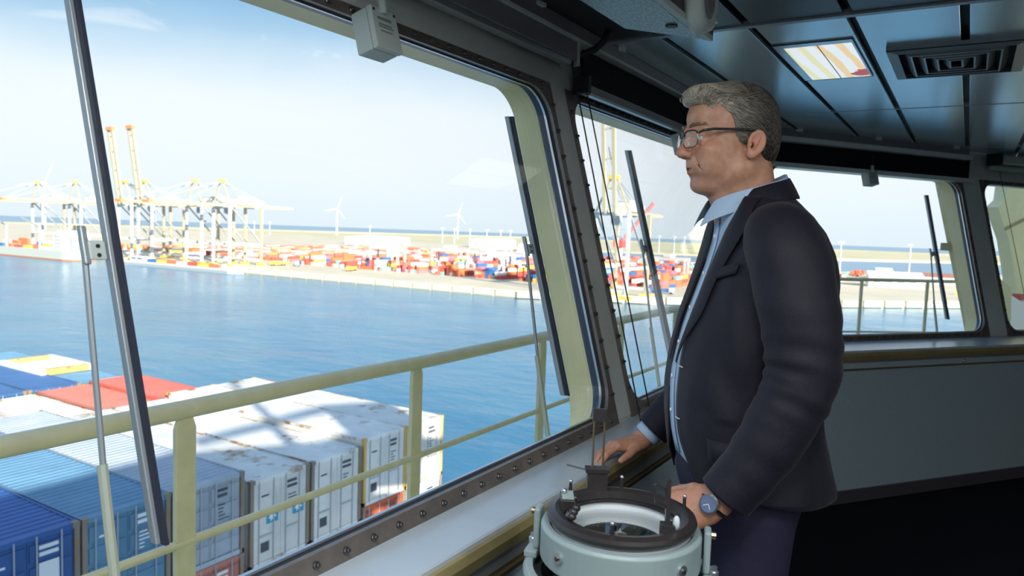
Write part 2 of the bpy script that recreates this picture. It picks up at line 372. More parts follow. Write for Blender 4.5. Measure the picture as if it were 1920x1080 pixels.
for x, w in ((2.505, .026), (4.325, .014), (6.153, .014), (.705, .014)):
    P = clipB([(x-w/2, -4.5), (x+w/2, -4.5), (x+w/2, 1.29), (x-w/2, 1.29)])
    MB().prism(P, 2.199 if w < .02 else 2.194, 2.214).build('cross_strip', M['ceil_strip'], ce)
# cornice boxes along the window walls
t1 = tag(MB().box((-4.05, 1.168, 2.156), (4.50, 1.262, 2.2)).build('trim_3', M['trimdark'], bevel=.003), kind='structure')
MB().box((-4.05, 1.166, 2.148), (4.50, 1.245, 2.157)).build('pale_face', M['trimgrey'], t1)
for x in (.55, 1.98, 2.60, 3.6): MB().box((x, 1.155, 2.19), (x+.04, 1.172, 2.2)).build('clip', M['trimgrey'], t1)
def bboxB(u0, u1, n0, n1, z0, z1): return MB().hexa([PB(u0, n0, z0), PB(u1, n0, z0), PB(u1, n1, z0), PB(u0, n1, z0), PB(u0, n0, z1), PB(u1, n0, z1), PB(u1, n1, z1), PB(u0, n1, z1)])
t2 = tag(bboxB(3.08, 5.02, 3.655, 3.755, 2.152, 2.2).build('trim_4', M['trimdark']), kind='structure')
bboxB(3.08, 5.04, 3.640, 3.755, 2.122, 2.152).build('pale_face', M['trimgrey'], t2)
for u in (3.42, 4.1, 4.85): bboxB(u, u+.05, 3.645, 3.66, 2.188, 2.2).build('clip', M['trimgrey'], t2)
# ================================================================ FITTINGS OF THE BRIDGE
# roller blinds
r1 = empty('roller_blind', (1.1, 1.205, 2.07), 0, 'rolled-up roller blind in a slim cassette above the big left window', 'blind', 'roller blinds')
MB().box((-.05, 1.178, 2.083), (2.285, 1.240, 2.148)).build('cassette', M['trimdark'], r1, bevel=.004)
MB().box((-.05, 1.180, 2.066), (2.285, 1.214, 2.083)).build('bottom_bar', M['blindbar'], r1, bevel=.003)
MB().box((2.285, 1.175, 2.07), (2.30, 1.243, 2.148)).build('end_cap', M['boxgrey'], r1)
r2 = empty('roller_blind', (3.4, 1.20, 1.99), 0, 'black roller blind lowered a little above the middle window behind the man', 'blind', 'roller blinds')
MB().box((2.385, 1.205, 2.0), (4.40, 1.211, 2.15)).build('fabric', M['blind'], r2)
MB().box((2.372, 1.168, 1.992), (4.41, 1.216, 2.022)).build('bottom_bar', M['trimdark'], r2, bevel=.004)
MB().box((2.372, 1.166, 1.984), (4.41, 1.186, 1.993)).build('edge_profile', M['blindbar'], r2)
MB().box((2.352, 1.164, 1.99), (2.372, 1.22, 2.05)).build('end_cap', M['rubber'], r2)
r3 = empty('roller_blind', tuple(PB(4.1, 3.70, 1.965)), 0, 'black roller blind with grey bar lowered above the right-hand window', 'blind', 'roller blinds')
bboxB(3.12, 5.10, 3.705, 3.711, 1.99, 2.14).build('fabric', M['blind'], r3)
bboxB(3.12, 5.11, 3.675, 3.720, 1.966, 1.994).build('bottom_bar', M['trimgrey'], r3)
r4 = empty('roller_blind', tuple(PB(6.2, 3.68, 2.06)), 0, 'pale blind cassette with two profiles above the window at the far right', 'blind', 'roller blinds')
bboxB(5.28, 7.1, 3.60, 3.70, 2.115, 2.165).build('cassette', M['boxgrey'], r4, bevel=.006)
bboxB(5.27, 5.285, 3.59, 3.705, 2.10, 2.185).build('end_cap', M['rubber'], r4)
bboxB(5.30, 7.1, 3.66, 3.70, 2.072, 2.098).build('bottom_bar', M['boxgrey'], r4, bevel=.003)
# blind cords with sill cleats
def cord(p, q, lab):
    c = empty('blind_cord', q, 0, lab, 'cord', 'blind cords')
    MB().tube([p, q], .0024, 6).build('string', M['cord'], c)
    MB().tube([Vector(p)+Vector((0, 0, -.002)), Vector(p)+Vector((0, 0, .012))], .006, 8).build('guide', M['rubber'], c)
    m = MB(); x, y, z = q; m.hexa([(x-.022, y-.010, z), (x+.018, y-.006, z), (x+.018, y+.010, z), (x-.022, y+.006, z), (x-.010, y-.004, z+.008), (x+.008, y-.003, z+.010), (x+.008, y+.004, z+.010), (x-.010, y+.003, z+.008)])
    m.build('cleat', M['boxgrey'], c)
    MB().tube([(x+.006, y, z+.006), (x+.020, y+.004, z+.005)], .003, 6).build('toggle', M['cord'], c)
cord((2.254, 1.18, 2.066), (2.245, .868, .8885), 'thin black cord hanging left, tied to the sill cleat nearer the bolted post')
cord((2.376, 1.18, 1.99), (2.365, .880, .8885), 'thin black cord hanging right, from the end of the lowered black blind')
m = tag(MB().tube([PB(5.36, 3.66, 2.06), PB(5.40, 3.35, .8885)], .0022, 6).build('blind_cord', M['cord']), 'thin cord hanging in front of the far right window', 'cord', 'blind cords')
# black cable loop from the ceiling behind the cornice
P = [(2.36, 1.10, 2.2), (2.36, 1.115, 2.165), (2.345, 1.14, 2.135), (2.325, 1.18, 2.115), (2.31, 1.215, 2.11)]
tag(MB().tube(P, [.012, .012, .012, .012, .012], 8).build('cable_bundle', M['cord'], smooth=True), 'thick black cable looping over the pale cornice by the post', 'cable')
# wiper motor boxes on the window heads
def motor(f, x, lab, w=.085, big=True):
    b = f(x, -.03, 1.88)
    g = empty('wiper_motor_box', tuple(b), 0, lab, 'motor box', 'wiper motor boxes')
    def fb(x0, x1, o0, o1, z0, z1):
        return MB().hexa([f(x0, o0, z0), f(x1, o0, z0), f(x1, o1, z0), f(x0, o1, z0), f(x0, o0, z1), f(x1, o0, z1), f(x1, o1, z1), f(x0, o1, z1)])
    # depth runs square to the leaning glass: rise with the distance inwards
    def skew(m, o_ref=0):
        return m
    def q(x0, x1, d0, d1, t0, t1):      # d inwards along the wall normal, t up along the wall
        cs, sn = math.cos(R(15.5)), math.sin(R(15.5)); base = f(x, 0, 1.88); ax = (f(x+1, 0, 1.88)-base)
        up = (f(x, 0, 2.88)-base).normalized(); inn = ax.cross(up).normalized()
        if inn.dot(f(x, -1, 1.88)-base) < 0: inn = -inn
        P = []
        for t in (t0, t1):
            for a, d in ((x0, d1), (x1, d1), (x1, d0), (x0, d0)): P.append(base+ax*a+inn*d+up*t)
        return MB().hexa(P)
    body = q(-w/2, w/2, .004, .050, .0, .098).build('case', M['boxgrey'], g, bevel=.004)
    q(-w/2-.001, w/2+.001, .051, .066, -.001, .099).build('lid', M['boxgrey'], g, bevel=.004)
    MB().tube([f(x-.005, -.07, 1.978), f(x-.005, -.075, 2.02)], .010, 10).build('cable_gland', M['boxgrey'], g)
    MB().tube([f(x-.005, -.075, 2.015), f(x-.005, -.09, 2.06), f(x-.005, -.085, 2.09)], .006, 8).build('cable', M['cord'], g)
    for j, (a, b_, t) in enumerate(((-.026, .020, .068), (-.026, .018, .056), (-.026, .022, .050), (-.022, .018, .040))):
        q(a, b_, .066, .0665, t, t+(.007 if j == 0 else .0035)).build('lettering', M['moulding'], g)
    for sx in (-1, 1): q(sx*.034-.003, sx*.034+.003, .066, .0675, .086, .092).build('screw', M['bolt'], g)
    return g
motor(FA, 1.296, 'pale grey motor box with dark print hanging at the head of the big left window')
motor(FA, 3.40, 'grey motor box at the window head just in front of the man\'s face')
motor(FB, 4.10, 'small grey motor box at the head of the right-hand window')
# air diffuser in the ceiling
v = empty('air_diffuser', (3.22, .09, 2.2), 0, 'square grey ceiling air diffuser with stepped louvres', 'vent')
M['vent'] = pm('vent_paint', (.17, .20, .21), .4); M['vent_dark'] = pm('vent_throat', (.006, .006, .008), .8)
X0, X1, Y0, Y1 = 2.965, 3.475, -.125, .300
def rectring(mb, a, b, za, zb):
    (x0, x1, y0, y1), (u0, u1, w0, w1) = a, b
    A = [(x0, y0, za), (x1, y0, za), (x1, y1, za), (x0, y1, za)]; B = [(u0, w0, zb), (u1, w0, zb), (u1, w1, zb), (u0, w1, zb)]
    A2 = [(x, y, z+.003) for x, y, z in A]; B2 = [(x, y, z+.003) for x, y, z in B]
    return mb.add(A+B+A2+B2, [f_ for k in range(4) for f_ in ((k, (k+1) % 4, 4+(k+1) % 4, 4+k), (8+k, 12+k, 12+(k+1) % 4, 8+(k+1) % 4), (k, 8+k, 8+(k+1) % 4, (k+1) % 4), (4+k, 4+(k+1) % 4, 12+(k+1) % 4, 12+k))])
MB().box((X0+.02, Y0+.02, 2.198), (X1-.02, Y1-.02, 2.2)).build('throat', M['vent_dark'], v)
ins = lambda d, k=1: (X0+d, X1-d, Y0+d, Y1-d)
rectring(MB(), ins(0), ins(.036), 2.182, 2.176).build('rim', M['vent'], v)
MB().add([], []).box((X0, Y0, 2.182), (X0+.003, Y1, 2.2)).box((X1-.003, Y0, 2.182), (X1, Y1, 2.2)).box((X0, Y0, 2.182), (X1, Y0+.003, 2.2)).box((X0, Y1-.003, 2.182), (X1, Y1, 2.2)).build('rim_side', M['vent'], v)
for d in (.050, .090, .130, .168):
    rectring(MB(), ins(d+.022), ins(d), 2.174, 2.197).build('louvre', M['vent'], v)
    rectring(MB(), ins(d+.022), ins(d+.028), 2.174, 2.174).build('louvre_edge', M['ceil_strip'], v)
# ceiling lamp with a printed cover
lm = bpy.data.materials.new('printed_lamp_cover'); lm.use_nodes = True; N = lm.node_tree.nodes; L = lm.node_tree.links; b = N['Principled BSDF']
t = N.new('ShaderNodeTexCoord'); mp_ = N.new('ShaderNodeMapping'); mp_.inputs['Scale'].default_value = (5, 12, 1); mp_.inputs['Rotation'].default_value = (0, 0, .15); L.new(t.outputs['Object'], mp_.inputs[0])
wv = N.new('ShaderNodeTexWave'); wv.bands_direction = 'Y'; wv.inputs['Scale'].default_value = .42; wv.inputs['Distortion'].default_value = 2.6; wv.inputs['Detail'].default_value = 2; wv.inputs['Detail Scale'].default_value = .8; L.new(mp_.outputs[0], wv.inputs['Vector'])
rp = N.new('ShaderNodeValToRGB'); el = rp.color_ramp.elements; rp.color_ramp.interpolation = 'EASE'; el[0].color = (.80, .84, .86, 1); el[1].color = (.86, .62, .30, 1); el[0].position = .58; el[1].position = .70; L.new(wv.outputs['Color'], rp.inputs[0])
sp = N.new('ShaderNodeSeparateXYZ'); L.new(t.outputs['Object'], sp.inputs[0])
cool = N.new('ShaderNodeValToRGB'); cool.color_ramp.elements[0].color = (.80, .84, .86, 1); cool.color_ramp.elements[1].color = (.80, .76, .42, 1); cool.color_ramp.elements[0].position = .58; cool.color_ramp.elements[1].position = .70; L.new(wv.outputs['Color'], cool.inputs[0])
gt = N.new('ShaderNodeMath'); gt.operation = 'GREATER_THAN'; gt.inputs[1].default_value = .01; L.new(sp.outputs['Y'], gt.inputs[0])
warm = N.new('ShaderNodeMixRGB'); L.new(gt.outputs[0], warm.inputs[0]); L.new(rp.outputs[0], warm.inputs[1]); L.new(cool.outputs[0], warm.inputs[2])
# red blot near one corner
ds = N.new('ShaderNodeVectorMath'); ds.operation = 'DISTANCE'; ds.inputs[1].default_value = (.27, -.095, 0); n_ = N.new('ShaderNodeTexNoise'); n_.inputs['Scale'].default_value = 30
mv = N.new('ShaderNodeVectorMath'); mv.operation = 'MULTIPLY_ADD'; mv.inputs[1].default_value = (.06, .06, 0); L.new(t.outputs['Object'], n_.inputs['Vector']); L.new(n_.outputs['Color'], mv.inputs[0]); L.new(t.outputs['Object'], mv.inputs[2]); L.new(mv.outputs[0], ds.inputs[0])
lt = N.new('ShaderNodeMath'); lt.operation = 'LESS_THAN'; lt.inputs[1].default_value = .062; L.new(ds.outputs['Value'], lt.inputs[0])
rd = N.new('ShaderNodeMixRGB'); L.new(lt.outputs[0], rd.inputs[0]); L.new(warm.outputs[0], rd.inputs[1]); rd.inputs[2].default_value = (.40, .05, .03, 1)
L.new(rd.outputs[0], b.inputs['Base Color']); L.new(rd.outputs[0], b.inputs['Emission Color']); b.inputs['Emission Strength'].default_value = .62; b.inputs['Roughness'].default_value = .3
cl = empty('ceiling_or_fill_lamp', (3.11, .522, 2.2), 0, 'rectangular ceiling lamp with a cover of cream, orange and red swirls', 'lamp')
MB().box((2.835, .397, 2.1965), (3.425, .623, 2.2)).build('cover', lm, cl)
fr = MB(); rectring(fr, (2.79, 3.433, .390, .653), (2.835, 3.425, .397, .623), 2.1955, 2.1955); fr.build('frame', M['ceil'], cl)
fr = MB(); rectring(fr, (2.786, 3.437, .387, .656), (2.790, 3.433, .390, .653), 2.195, 2.195); fr.build('joint_line', M['rubber'], cl)
MB().box((2.835, .508, 2.1955), (3.425, .511, 2.1966)).build('divider', M['rubber'], cl)
# unseen fill fixtures added to brighten the room, set in planks around the camera
M['fill_cover'] = pm('fill_lamp_cover', (.85, .86, .86), .4); b = M['fill_cover'].node_tree.nodes['Principled BSDF']; b.inputs['Emission Color'].default_value = (1, .95, .88, 1); b.inputs['Emission Strength'].default_value = 1.5
FILL_W = 7.5
lamps = [(.34, .515, 'added fill lamp nearest the big window'), (.34, -.092, 'added fill lamp over the camera, second from the big window'), (-1.3, .515, 'added fill lamp by the windows left of the camera')]+[(lx, ly, 'added fill lamp %s, %s' % (cn, rn)) for lx, cn in ((-2.6, 'at the left end of the bridge'), (-.9, 'left of the camera'), (.75, 'above the camera')) for ly, rn in ((-.995, 'row nearest the windows'), (-2.21, 'middle row'), (-3.42, 'row by the back wall'))]
for j, (lx, ly, lab) in enumerate(lamps):
    g = empty('ceiling_or_fill_lamp', (lx, ly, 2.2), 0, lab, 'lamp', 'added fill lamps')
    MB().box((lx-.295, ly-.113, 2.1965), (lx+.295, ly+.113, 2.2)).build('cover', M['fill_cover'], g)
    fr = MB(); rectring(fr, (lx-.32, lx+.32, ly-.131, ly+.131), (lx-.295, lx+.295, ly-.113, ly+.113), 2.1955, 2.1955); fr.build('frame', M['ceil'], g)
    al = bpy.data.lights.new('fill_light', 'AREA'); al.shape = 'RECTANGLE'; al.size = .58; al.size_y = .22; al.energy = FILL_W*(1.0 if ly > -.5 else 1); al.color = (.94, .97, 1)
    lo = bpy.data.objects.new('fill_light', al); COL.objects.link(lo); lo.parent = g; lo.location = (0, 0, -.008)
# unseen pale console, added to bounce light up to the ceiling and window heads
bc = empty('bounce_console', (-.7, -1.35, 0), 0, 'long pale console added behind the camera to bounce light, with three dark screens', 'console')
M['console_top'] = pm('console_laminate', (.74, .76, .75), .4); M['screen'] = pm('screen_glass', (.01, .012, .015), .1)
MB().box((-2.5, -1.95, 0), (1.1, -.75, .90)).build('cabinet', M['panel'], bc, bevel=.01)
MB().box((-2.56, -2.0, .90), (1.16, -.70, .94)).build('worktop', M['console_top'], bc, bevel=.008)
for j in range(3):
    x_ = -2.1+j*1.05; sc_ = MB().hexa([(x_, -.98, .94), (x_+.8, -.98, .94), (x_+.8, -.84, .94), (x_, -.84, .94), (x_, -.90, 1.22), (x_+.8, -.90, 1.22), (x_+.8, -.84, 1.22), (x_, -.84, 1.22)]).build('monitor', M['console_top'], bc)
    MB().hexa([(x_+.05, -.987, .965), (x_+.75, -.987, .965), (x_+.75, -.975, .965), (x_+.05, -.975, .965), (x_+.05, -.917, 1.20), (x_+.75, -.917, 1.20), (x_+.75, -.905, 1.20), (x_+.05, -.905, 1.20)]).build('screen', M['screen'], sc_)
# overhead console hanging from the ceiling
M['console_under'] = pm('mottled_console_underside', (.16, .20, .19), .35, .5, col2=(.42, .46, .43), vscale=60, stretch=(1, 3, 1))
M['console_side'] = pm('dark_console_side', (.055, .045, .05), .45)
oc = empty('overhead_console', (1.6, .74, 2.05), 0, 'mottled grey overhead console hanging from the ceiling at the top edge', 'console')
und = [(.9, .66), (2.045, .672), (1.865, .822), (.9, .822)]
MB().prism([(.9, .645), (2.075, .648), (1.885, .835), (.9, .835)], 2.062, 2.2).build('case', M['console_side'], oc)
MB().prism(und, 2.050, 2.062).build('underside', M['console_under'], oc)
MB().prism([(.9, .645), (2.075, .648), (2.050, .668), (.9, .657)], 2.048, 2.062).build('edge_bead', M['boxgrey'], oc)
MB().lathe([(.016, 0), (.016, .004), (.013, .004)], 6, (1.885, .70, 2.046)).build('socket', M['rubber'], oc)
m = MB().lathe([(.0, 0), (.078, 0), (.082, .012), (.074, .040), (.060, .046), (.045, .040), (.0, .038)], 32)
m.map(lambda v: Vector((1.90+v.x, .648-v.z, 2.105+v.y))); sp_ = m.build('speaker_ring', M['boxgrey'], oc, smooth=True)
m = MB().lathe([(.0, 0), (.047, 0), (.030, .006), (.0, .004)], 24); m.map(lambda v: Vector((1.90+v.x, .608-v.z, 2.105+v.y))); m.build('cone', M['trimdark'], sp_)
MB().cbox((1.955, .605, 2.067), (.008, .008, .008)).build('screw', M['alu'], sp_)
# knobs on the far sill
for k, (u, lab) in enumerate(((5.50, 'small black knob on the far sill, nearer the window post'), (5.63, 'small black knob on the far sill, by the picture edge'))):
    c = PB(u, 3.33, .8885)
    g = empty('sill_knob', tuple(c), 0, lab, 'knob', 'knobs on the far sill')
    MB().lathe([(.022, 0), (.022, .004), (.014, .006)], 16, c).build('flange', M['alu'], g)
    MB().lathe([(.013, .006), (.020, .014), (.020, .034), (.016, .038)], 16, c).build('grip', M['rubber'], g)
c = PB(4.35, 3.095, .80); tag(MB().ball(c, .011).build('rail_stud', M['alu'], smooth=True), 'small bright stud under the edge of the far sill', 'stud')
# ================================================================ OUTSIDE THE GLASS
M['arm_sleeve'] = pm('wiper_arm_sleeve', (.46, .50, .40), .4, .2)
def wiper(f, x, lab, xs=1, arm_dx=-.06):
    b = f(x, .085, .93)
    g = empty('window_wiper', tuple(b), 0, lab, 'wiper', 'straight-line window wipers')
    def q(x0, x1, o0, o1, z0, z1): return MB().hexa([f(x0, o0, z0), f(x1, o0, z0), f(x1, o1, z0), f(x0, o1, z0), f(x0, o0, z1), f(x1, o0, z1), f(x1, o1, z1), f(x0, o1, z1)])
    q(x-.0065, x+.0065, .066, .082, 1.0, 1.862).build('blade_rail', M['wiper'], g, bevel=.002)
    q(x+.0005, x+.0075, .054, .067, 1.0, 1.862).build('rubber_blade', M['wiperdark'], g)
    q(x-.034, x-.0065, .072, .084, 1.432, 1.462).build('bracket', M['boxgrey'], g, bevel=.003)
    for dz in (1.440, 1.454): MB().tube([f(x-.02, .070, dz), f(x-.02, .086, dz)], .0032, 8).build('bracket_bolt', M['bolt'], g)
    q(x-.042, x-.031, .074, .086, 1.425, 1.485).build('arm_clamp', M['wiper'], g, bevel=.003)
    MB().tube([f(x-.037, .080, 1.45), f(x-.043, .115, 1.10), f(x-.047, .135, .80)], [.005, .005, .005], 8).build('arm', M['wiper'], g)
    MB().tube([f(x-.043, .115, 1.12), f(x-.047, .137, .78)], .008, 8).build('arm_sleeve', M['arm_sleeve'], g)
    return g
wiper(FA, .662, 'tall grey window wiper at the left of the big window')
wiper(FA, 2.006, 'grey window wiper near the cream post of the big window')
wiper(FA, 2.965, 'grey window wiper seen through the middle window before the man')
wiper(FB, 4.745, 'dark window wiper at the right end of the right-hand window')
wiper(FB, 3.43, 'window wiper whose tip shows above the man\'s shoulder')
# guard rail on the catwalk before the front windows
M['rail'] = pm('cream_rail_paint', (.70, .66, .43), .38, var=.06, vscale=12)
YR = 2.0
gr = empty('guard_rail', (2, YR, 0), 0, 'cream guard rail running outside below the front windows', 'railing')
MB().tube([(-5, YR, .925), (1.9, YR, .922), (2.55, YR, .915), (6.0, YR, .915), (6.6, YR-.05, .915), (7.0, YR-.25, .915), (7.25, YR-.55, .915)], .029, 14).build('top_rail', M['rail'], gr, smooth=True)
MB().tube([(-5, YR, .52), (6.0, YR, .49), (6.6, YR-.05, .49), (7.0, YR-.25, .49)], .014, 10).build('middle_rail', M['rail'], gr, smooth=True)
for x in (-1.96, -.85, .26, 1.37, 2.485, 3.60, 4.71, 5.82):
    m = MB(); w, h = .034, .010
    m.add([(x-w, YR-h, 0), (x+w, YR-h, 0), (x+w, YR-h, .865), (x+w*.65, YR-h, .900), (x-w*.65, YR-h, .900), (x-w, YR-h, .865),
           (x-w, YR+h, 0), (x+w, YR+h, 0), (x+w, YR+h, .865), (x+w*.65, YR+h, .900), (x-w*.65, YR+h, .900), (x-w, YR+h, .865)],
          [(0, 1, 2, 3, 4, 5), (11, 10, 9, 8, 7, 6)]+[(i, 6+i, 6+(i+1) % 6, (i+1) % 6) for i in range(6)])
    po = m.build('post', M['rail'], gr, bevel=.003)
    mesh('gusset', [(x+.03, YR-.004, .0), (x+.10, YR-.004, 0), (x+.03, YR-.004, .42), (x+.03, YR+.004, 0), (x+.10, YR+.004, 0), (x+.03, YR+.004, .42)], [(0, 1, 2), (5, 4, 3), (0, 3, 4, 1), (1, 4, 5, 2), (2, 5, 3, 0)], M['rail'], po, loc=None) if False else None
tag(MB().prism([(-6, 1.08), (4.6, 1.08), (7.6, -.6), (8.6, .4), (6.6, 2.15), (-6, 2.15)], -.10, 0).build('catwalk_deck', M['rail']), kind='structure')
tag(MB().box((-6, .95, -9), (4.4, 1.06, .76)).build('wall_front_outer', M['cream']), kind='structure')
# thin rail beyond the right-hand window and the cream wing beyond the far right one
wr = empty('wing_rail', tuple(PB(5.6, 4.9, 0)), 0, 'thin cream rail beyond the right-hand window', 'railing')
MB().tube([PB(4.2, 4.9, 1.19), PB(7.2, 4.9, 1.165)], .017, 10).build('top_rail', M['rail'], wr, smooth=True)
MB().tube([PB(4.2, 4.9, .74), PB(7.2, 4.9, .66)], .009, 8).build('middle_rail', M['rail'], wr, smooth=True)
for u in (4.95, 5.46, 6.30): MB().tube([PB(u, 4.9, .0), PB(u, 4.9, 1.18)], .015, 8).build('post', M['rail'], wr)
MB().tube([PB(5.13, 4.9, 1.0), PB(5.26, 4.9, 0)], .022, 8).build('brace', M['rail'], wr)
MB().tube([PB(4.99, 4.9, 1.18), PB(4.98, 4.9, 0)], .026, 8).build('post', M['rail'], wr)
tag(MB().hexa([PB(4.3, 3.6, -.12), PB(11, 3.6, -.12), PB(11, 5.1, -.12), PB(4.3, 5.1, -.12), PB(4.3, 3.6, 0), PB(11, 3.6, 0), PB(11, 5.1, 0), PB(4.3, 5.1, 0)]).build('wing_deck', M['rail']), kind='structure')
wg = empty('bridge_wing', tuple(PB(8.6, 6.2, 0)), 0, 'cream steel wing structure with a stepped edge outside the far right window', 'ship wing')
def wq(pts, n0, n1, nm, mt):
    k = len(pts); V = [PB(u, n0, z) for u, z in pts]+[PB(u, n1, z) for u, z in pts]
    return mesh(nm, V, [tuple(range(k)), tuple(range(2*k-1, k-1, -1))]+[(i, k+i, k+(i+1) % k, (i+1) % k) for i in range(k)], mt, wg)
wq([(8.95, 4.0), (8.75, 2.8), (8.657, 2.256), (8.643, 2.07), (8.52, 1.98), (8.60, 1.85), (8.76, 1.61), (8.88, 1.29), (8.975, 1.0), (9.1, .0), (12, .0), (12, 4.0)], 5.8, 5.95, 'plating', M['cream'])
wq([(8.66, 1.745), (12, 3.02), (12, 2.99), (8.67, 1.715)], 5.785, 5.8, 'weld_seam', M['sill_edge'])
wq([(7.40, .0), (7.407, 1.209), (7.467, 1.183), (7.625, 1.10), (7.66, .77), (7.70, .0)], 4.98, 5.06, 'bulwark', M['cream'])
wq([(8.36, .0), (8.30, .98), (8.45, .92), (12, 1.0), (12, 0)], 5.4, 5.7, 'locker', pm('white_locker', (.85, .85, .84), .4))
wq([(8.44, .93), (8.54, .93), (8.54, 1.0), (8.44, 1.0)], 5.4, 5.5, 'red_lamp', pm('red_paint', (.5, .08, .06), .4))
ps = empty('stanchion', tuple(PB(5.70, 4.0, 0)), 0, 'leaning cream stanchion just outside the right-hand window', 'stanchion')
MB().bar(PB(5.10, 4.0, 2.2), PB(6.0, 4.0, .0), .035, .05, tuple(nB)).build('bar', M['rail'], ps); MB().bar(PB(5.36, 3.94, 1.50), PB(5.36, 4.06, 1.50), .06, .06).build('clamp', M['sill_edge'], ps)
# mast on the bridge roof (above the picture; its yards shade the containers)
ms = empty('signal_mast', (5.6, -5.15, 2.62), 0, 'cream signal mast with two yards on the bridge roof', 'mast')
MB().tube([(5.6, -5.2, 2.6), (5.6, -5.2, 9.5)], [.28, .16], 12).build('pole', M['cream'], ms)
MB().box((2.2, -5.35, 5.55), (8.6, -5.05, 5.95)).build('yard', M['cream'], ms)
MB().box((4.6, -5.3, 3.9), (11.2, -5.1, 4.3)).build('yard', M['cream'], ms)
# ================================================================ DECK CONTAINERS
def corrug(mb, x0, x1, y0, y1, z, amp, pitch, axis='x'):
    """a corrugated sheet; waves run across the container"""
    n = int(round((y1-y0)/pitch)); V = []; F = []
    ys = []
    for i in range(n):
        a = y0+(y1-y0)*i/n; d = (y1-y0)/n
        ys += [(a, 0), (a+d*.42, 0), (a+d*.5, -amp), (a+d*.92, -amp)]
    ys.append((y1, 0))
    for y, dz in ys: V += [(x0, y, z+dz), (x1, y, z+dz)]
    for i in range(len(ys)-1): F.append((2*i, 2*i+1, 2*i+3, 2*i+2))
    return mb.add(V, F)
CM = {}
def cmat(key):
    if key not in CM:
        col, ru = {'blue': ((.035, .12, .36), .15), 'steel': ((.13, .28, .42), .15), 'grey': ((.40, .46, .52), .25), 'white': ((.80, .79, .74), .62), 'offwhite': ((.74, .73, .68), .75),
                   'red': ((.78, .15, .11), .1), 'brick': ((.52, .19, .14), .25), 'navy': ((.05, .13, .30), .1), 'maroon': ((.22, .05, .07), .3), 'orange': ((.55, .13, .05), .5)}[key]
        CM[key] = rusty('container_'+key, col, ru, .55)
    return CM[key]
def railmat(key):
    if 'rail_'+key not in CM:
        col = tuple(cmat(key).node_tree.nodes['Color Ramp'].color_ramp.elements[0].color)[:3]; CM['rail_'+key] = rusty('rail_'+key, col, 1.15 if key in ('white', 'offwhite') else .8, .9)
    return CM['rail_'+key]
def dmat(key):
    if 'door_'+key not in CM:
        col = tuple(cmat(key).node_tree.nodes['Color Ramp'].color_ramp.elements[0].color)[:3]; CM['door_'+key] = rusty('door_'+key, col, .05, .55)
    return CM['door_'+key]
M['rustpost'] = rusty('rusty_post', (.25, .21, .16), .9, 1.2); M['rod'] = pm('galvanised_rod', (.50, .54, .55), .4, .5); M['whitelab'] = pm('white_label', (.78, .80, .80), .5)
M['yellowpost'] = rusty('yellowish_post', (.62, .42, .14), .6, 1.5); M['cyanlab'] = pm('sky_blue_label', (.03, .30, .46), .5); M['darklab'] = pm('dark_print', (.06, .07, .09), .6)
def star(mb, cx, cz, y, r, n=7):
    V = [(cx, y, cz)]+[(cx+(r if k % 2 == 0 else r*.52)*math.sin(PI*k/n), y, cz+(r if k % 2 == 0 else r*.52)*math.cos(PI*k/n)) for k in range(2*n)]
    return mb.add(V, [(0, 1+(k+1) % (2*n), 1+k) for k in range(2*n)])
CID = 0
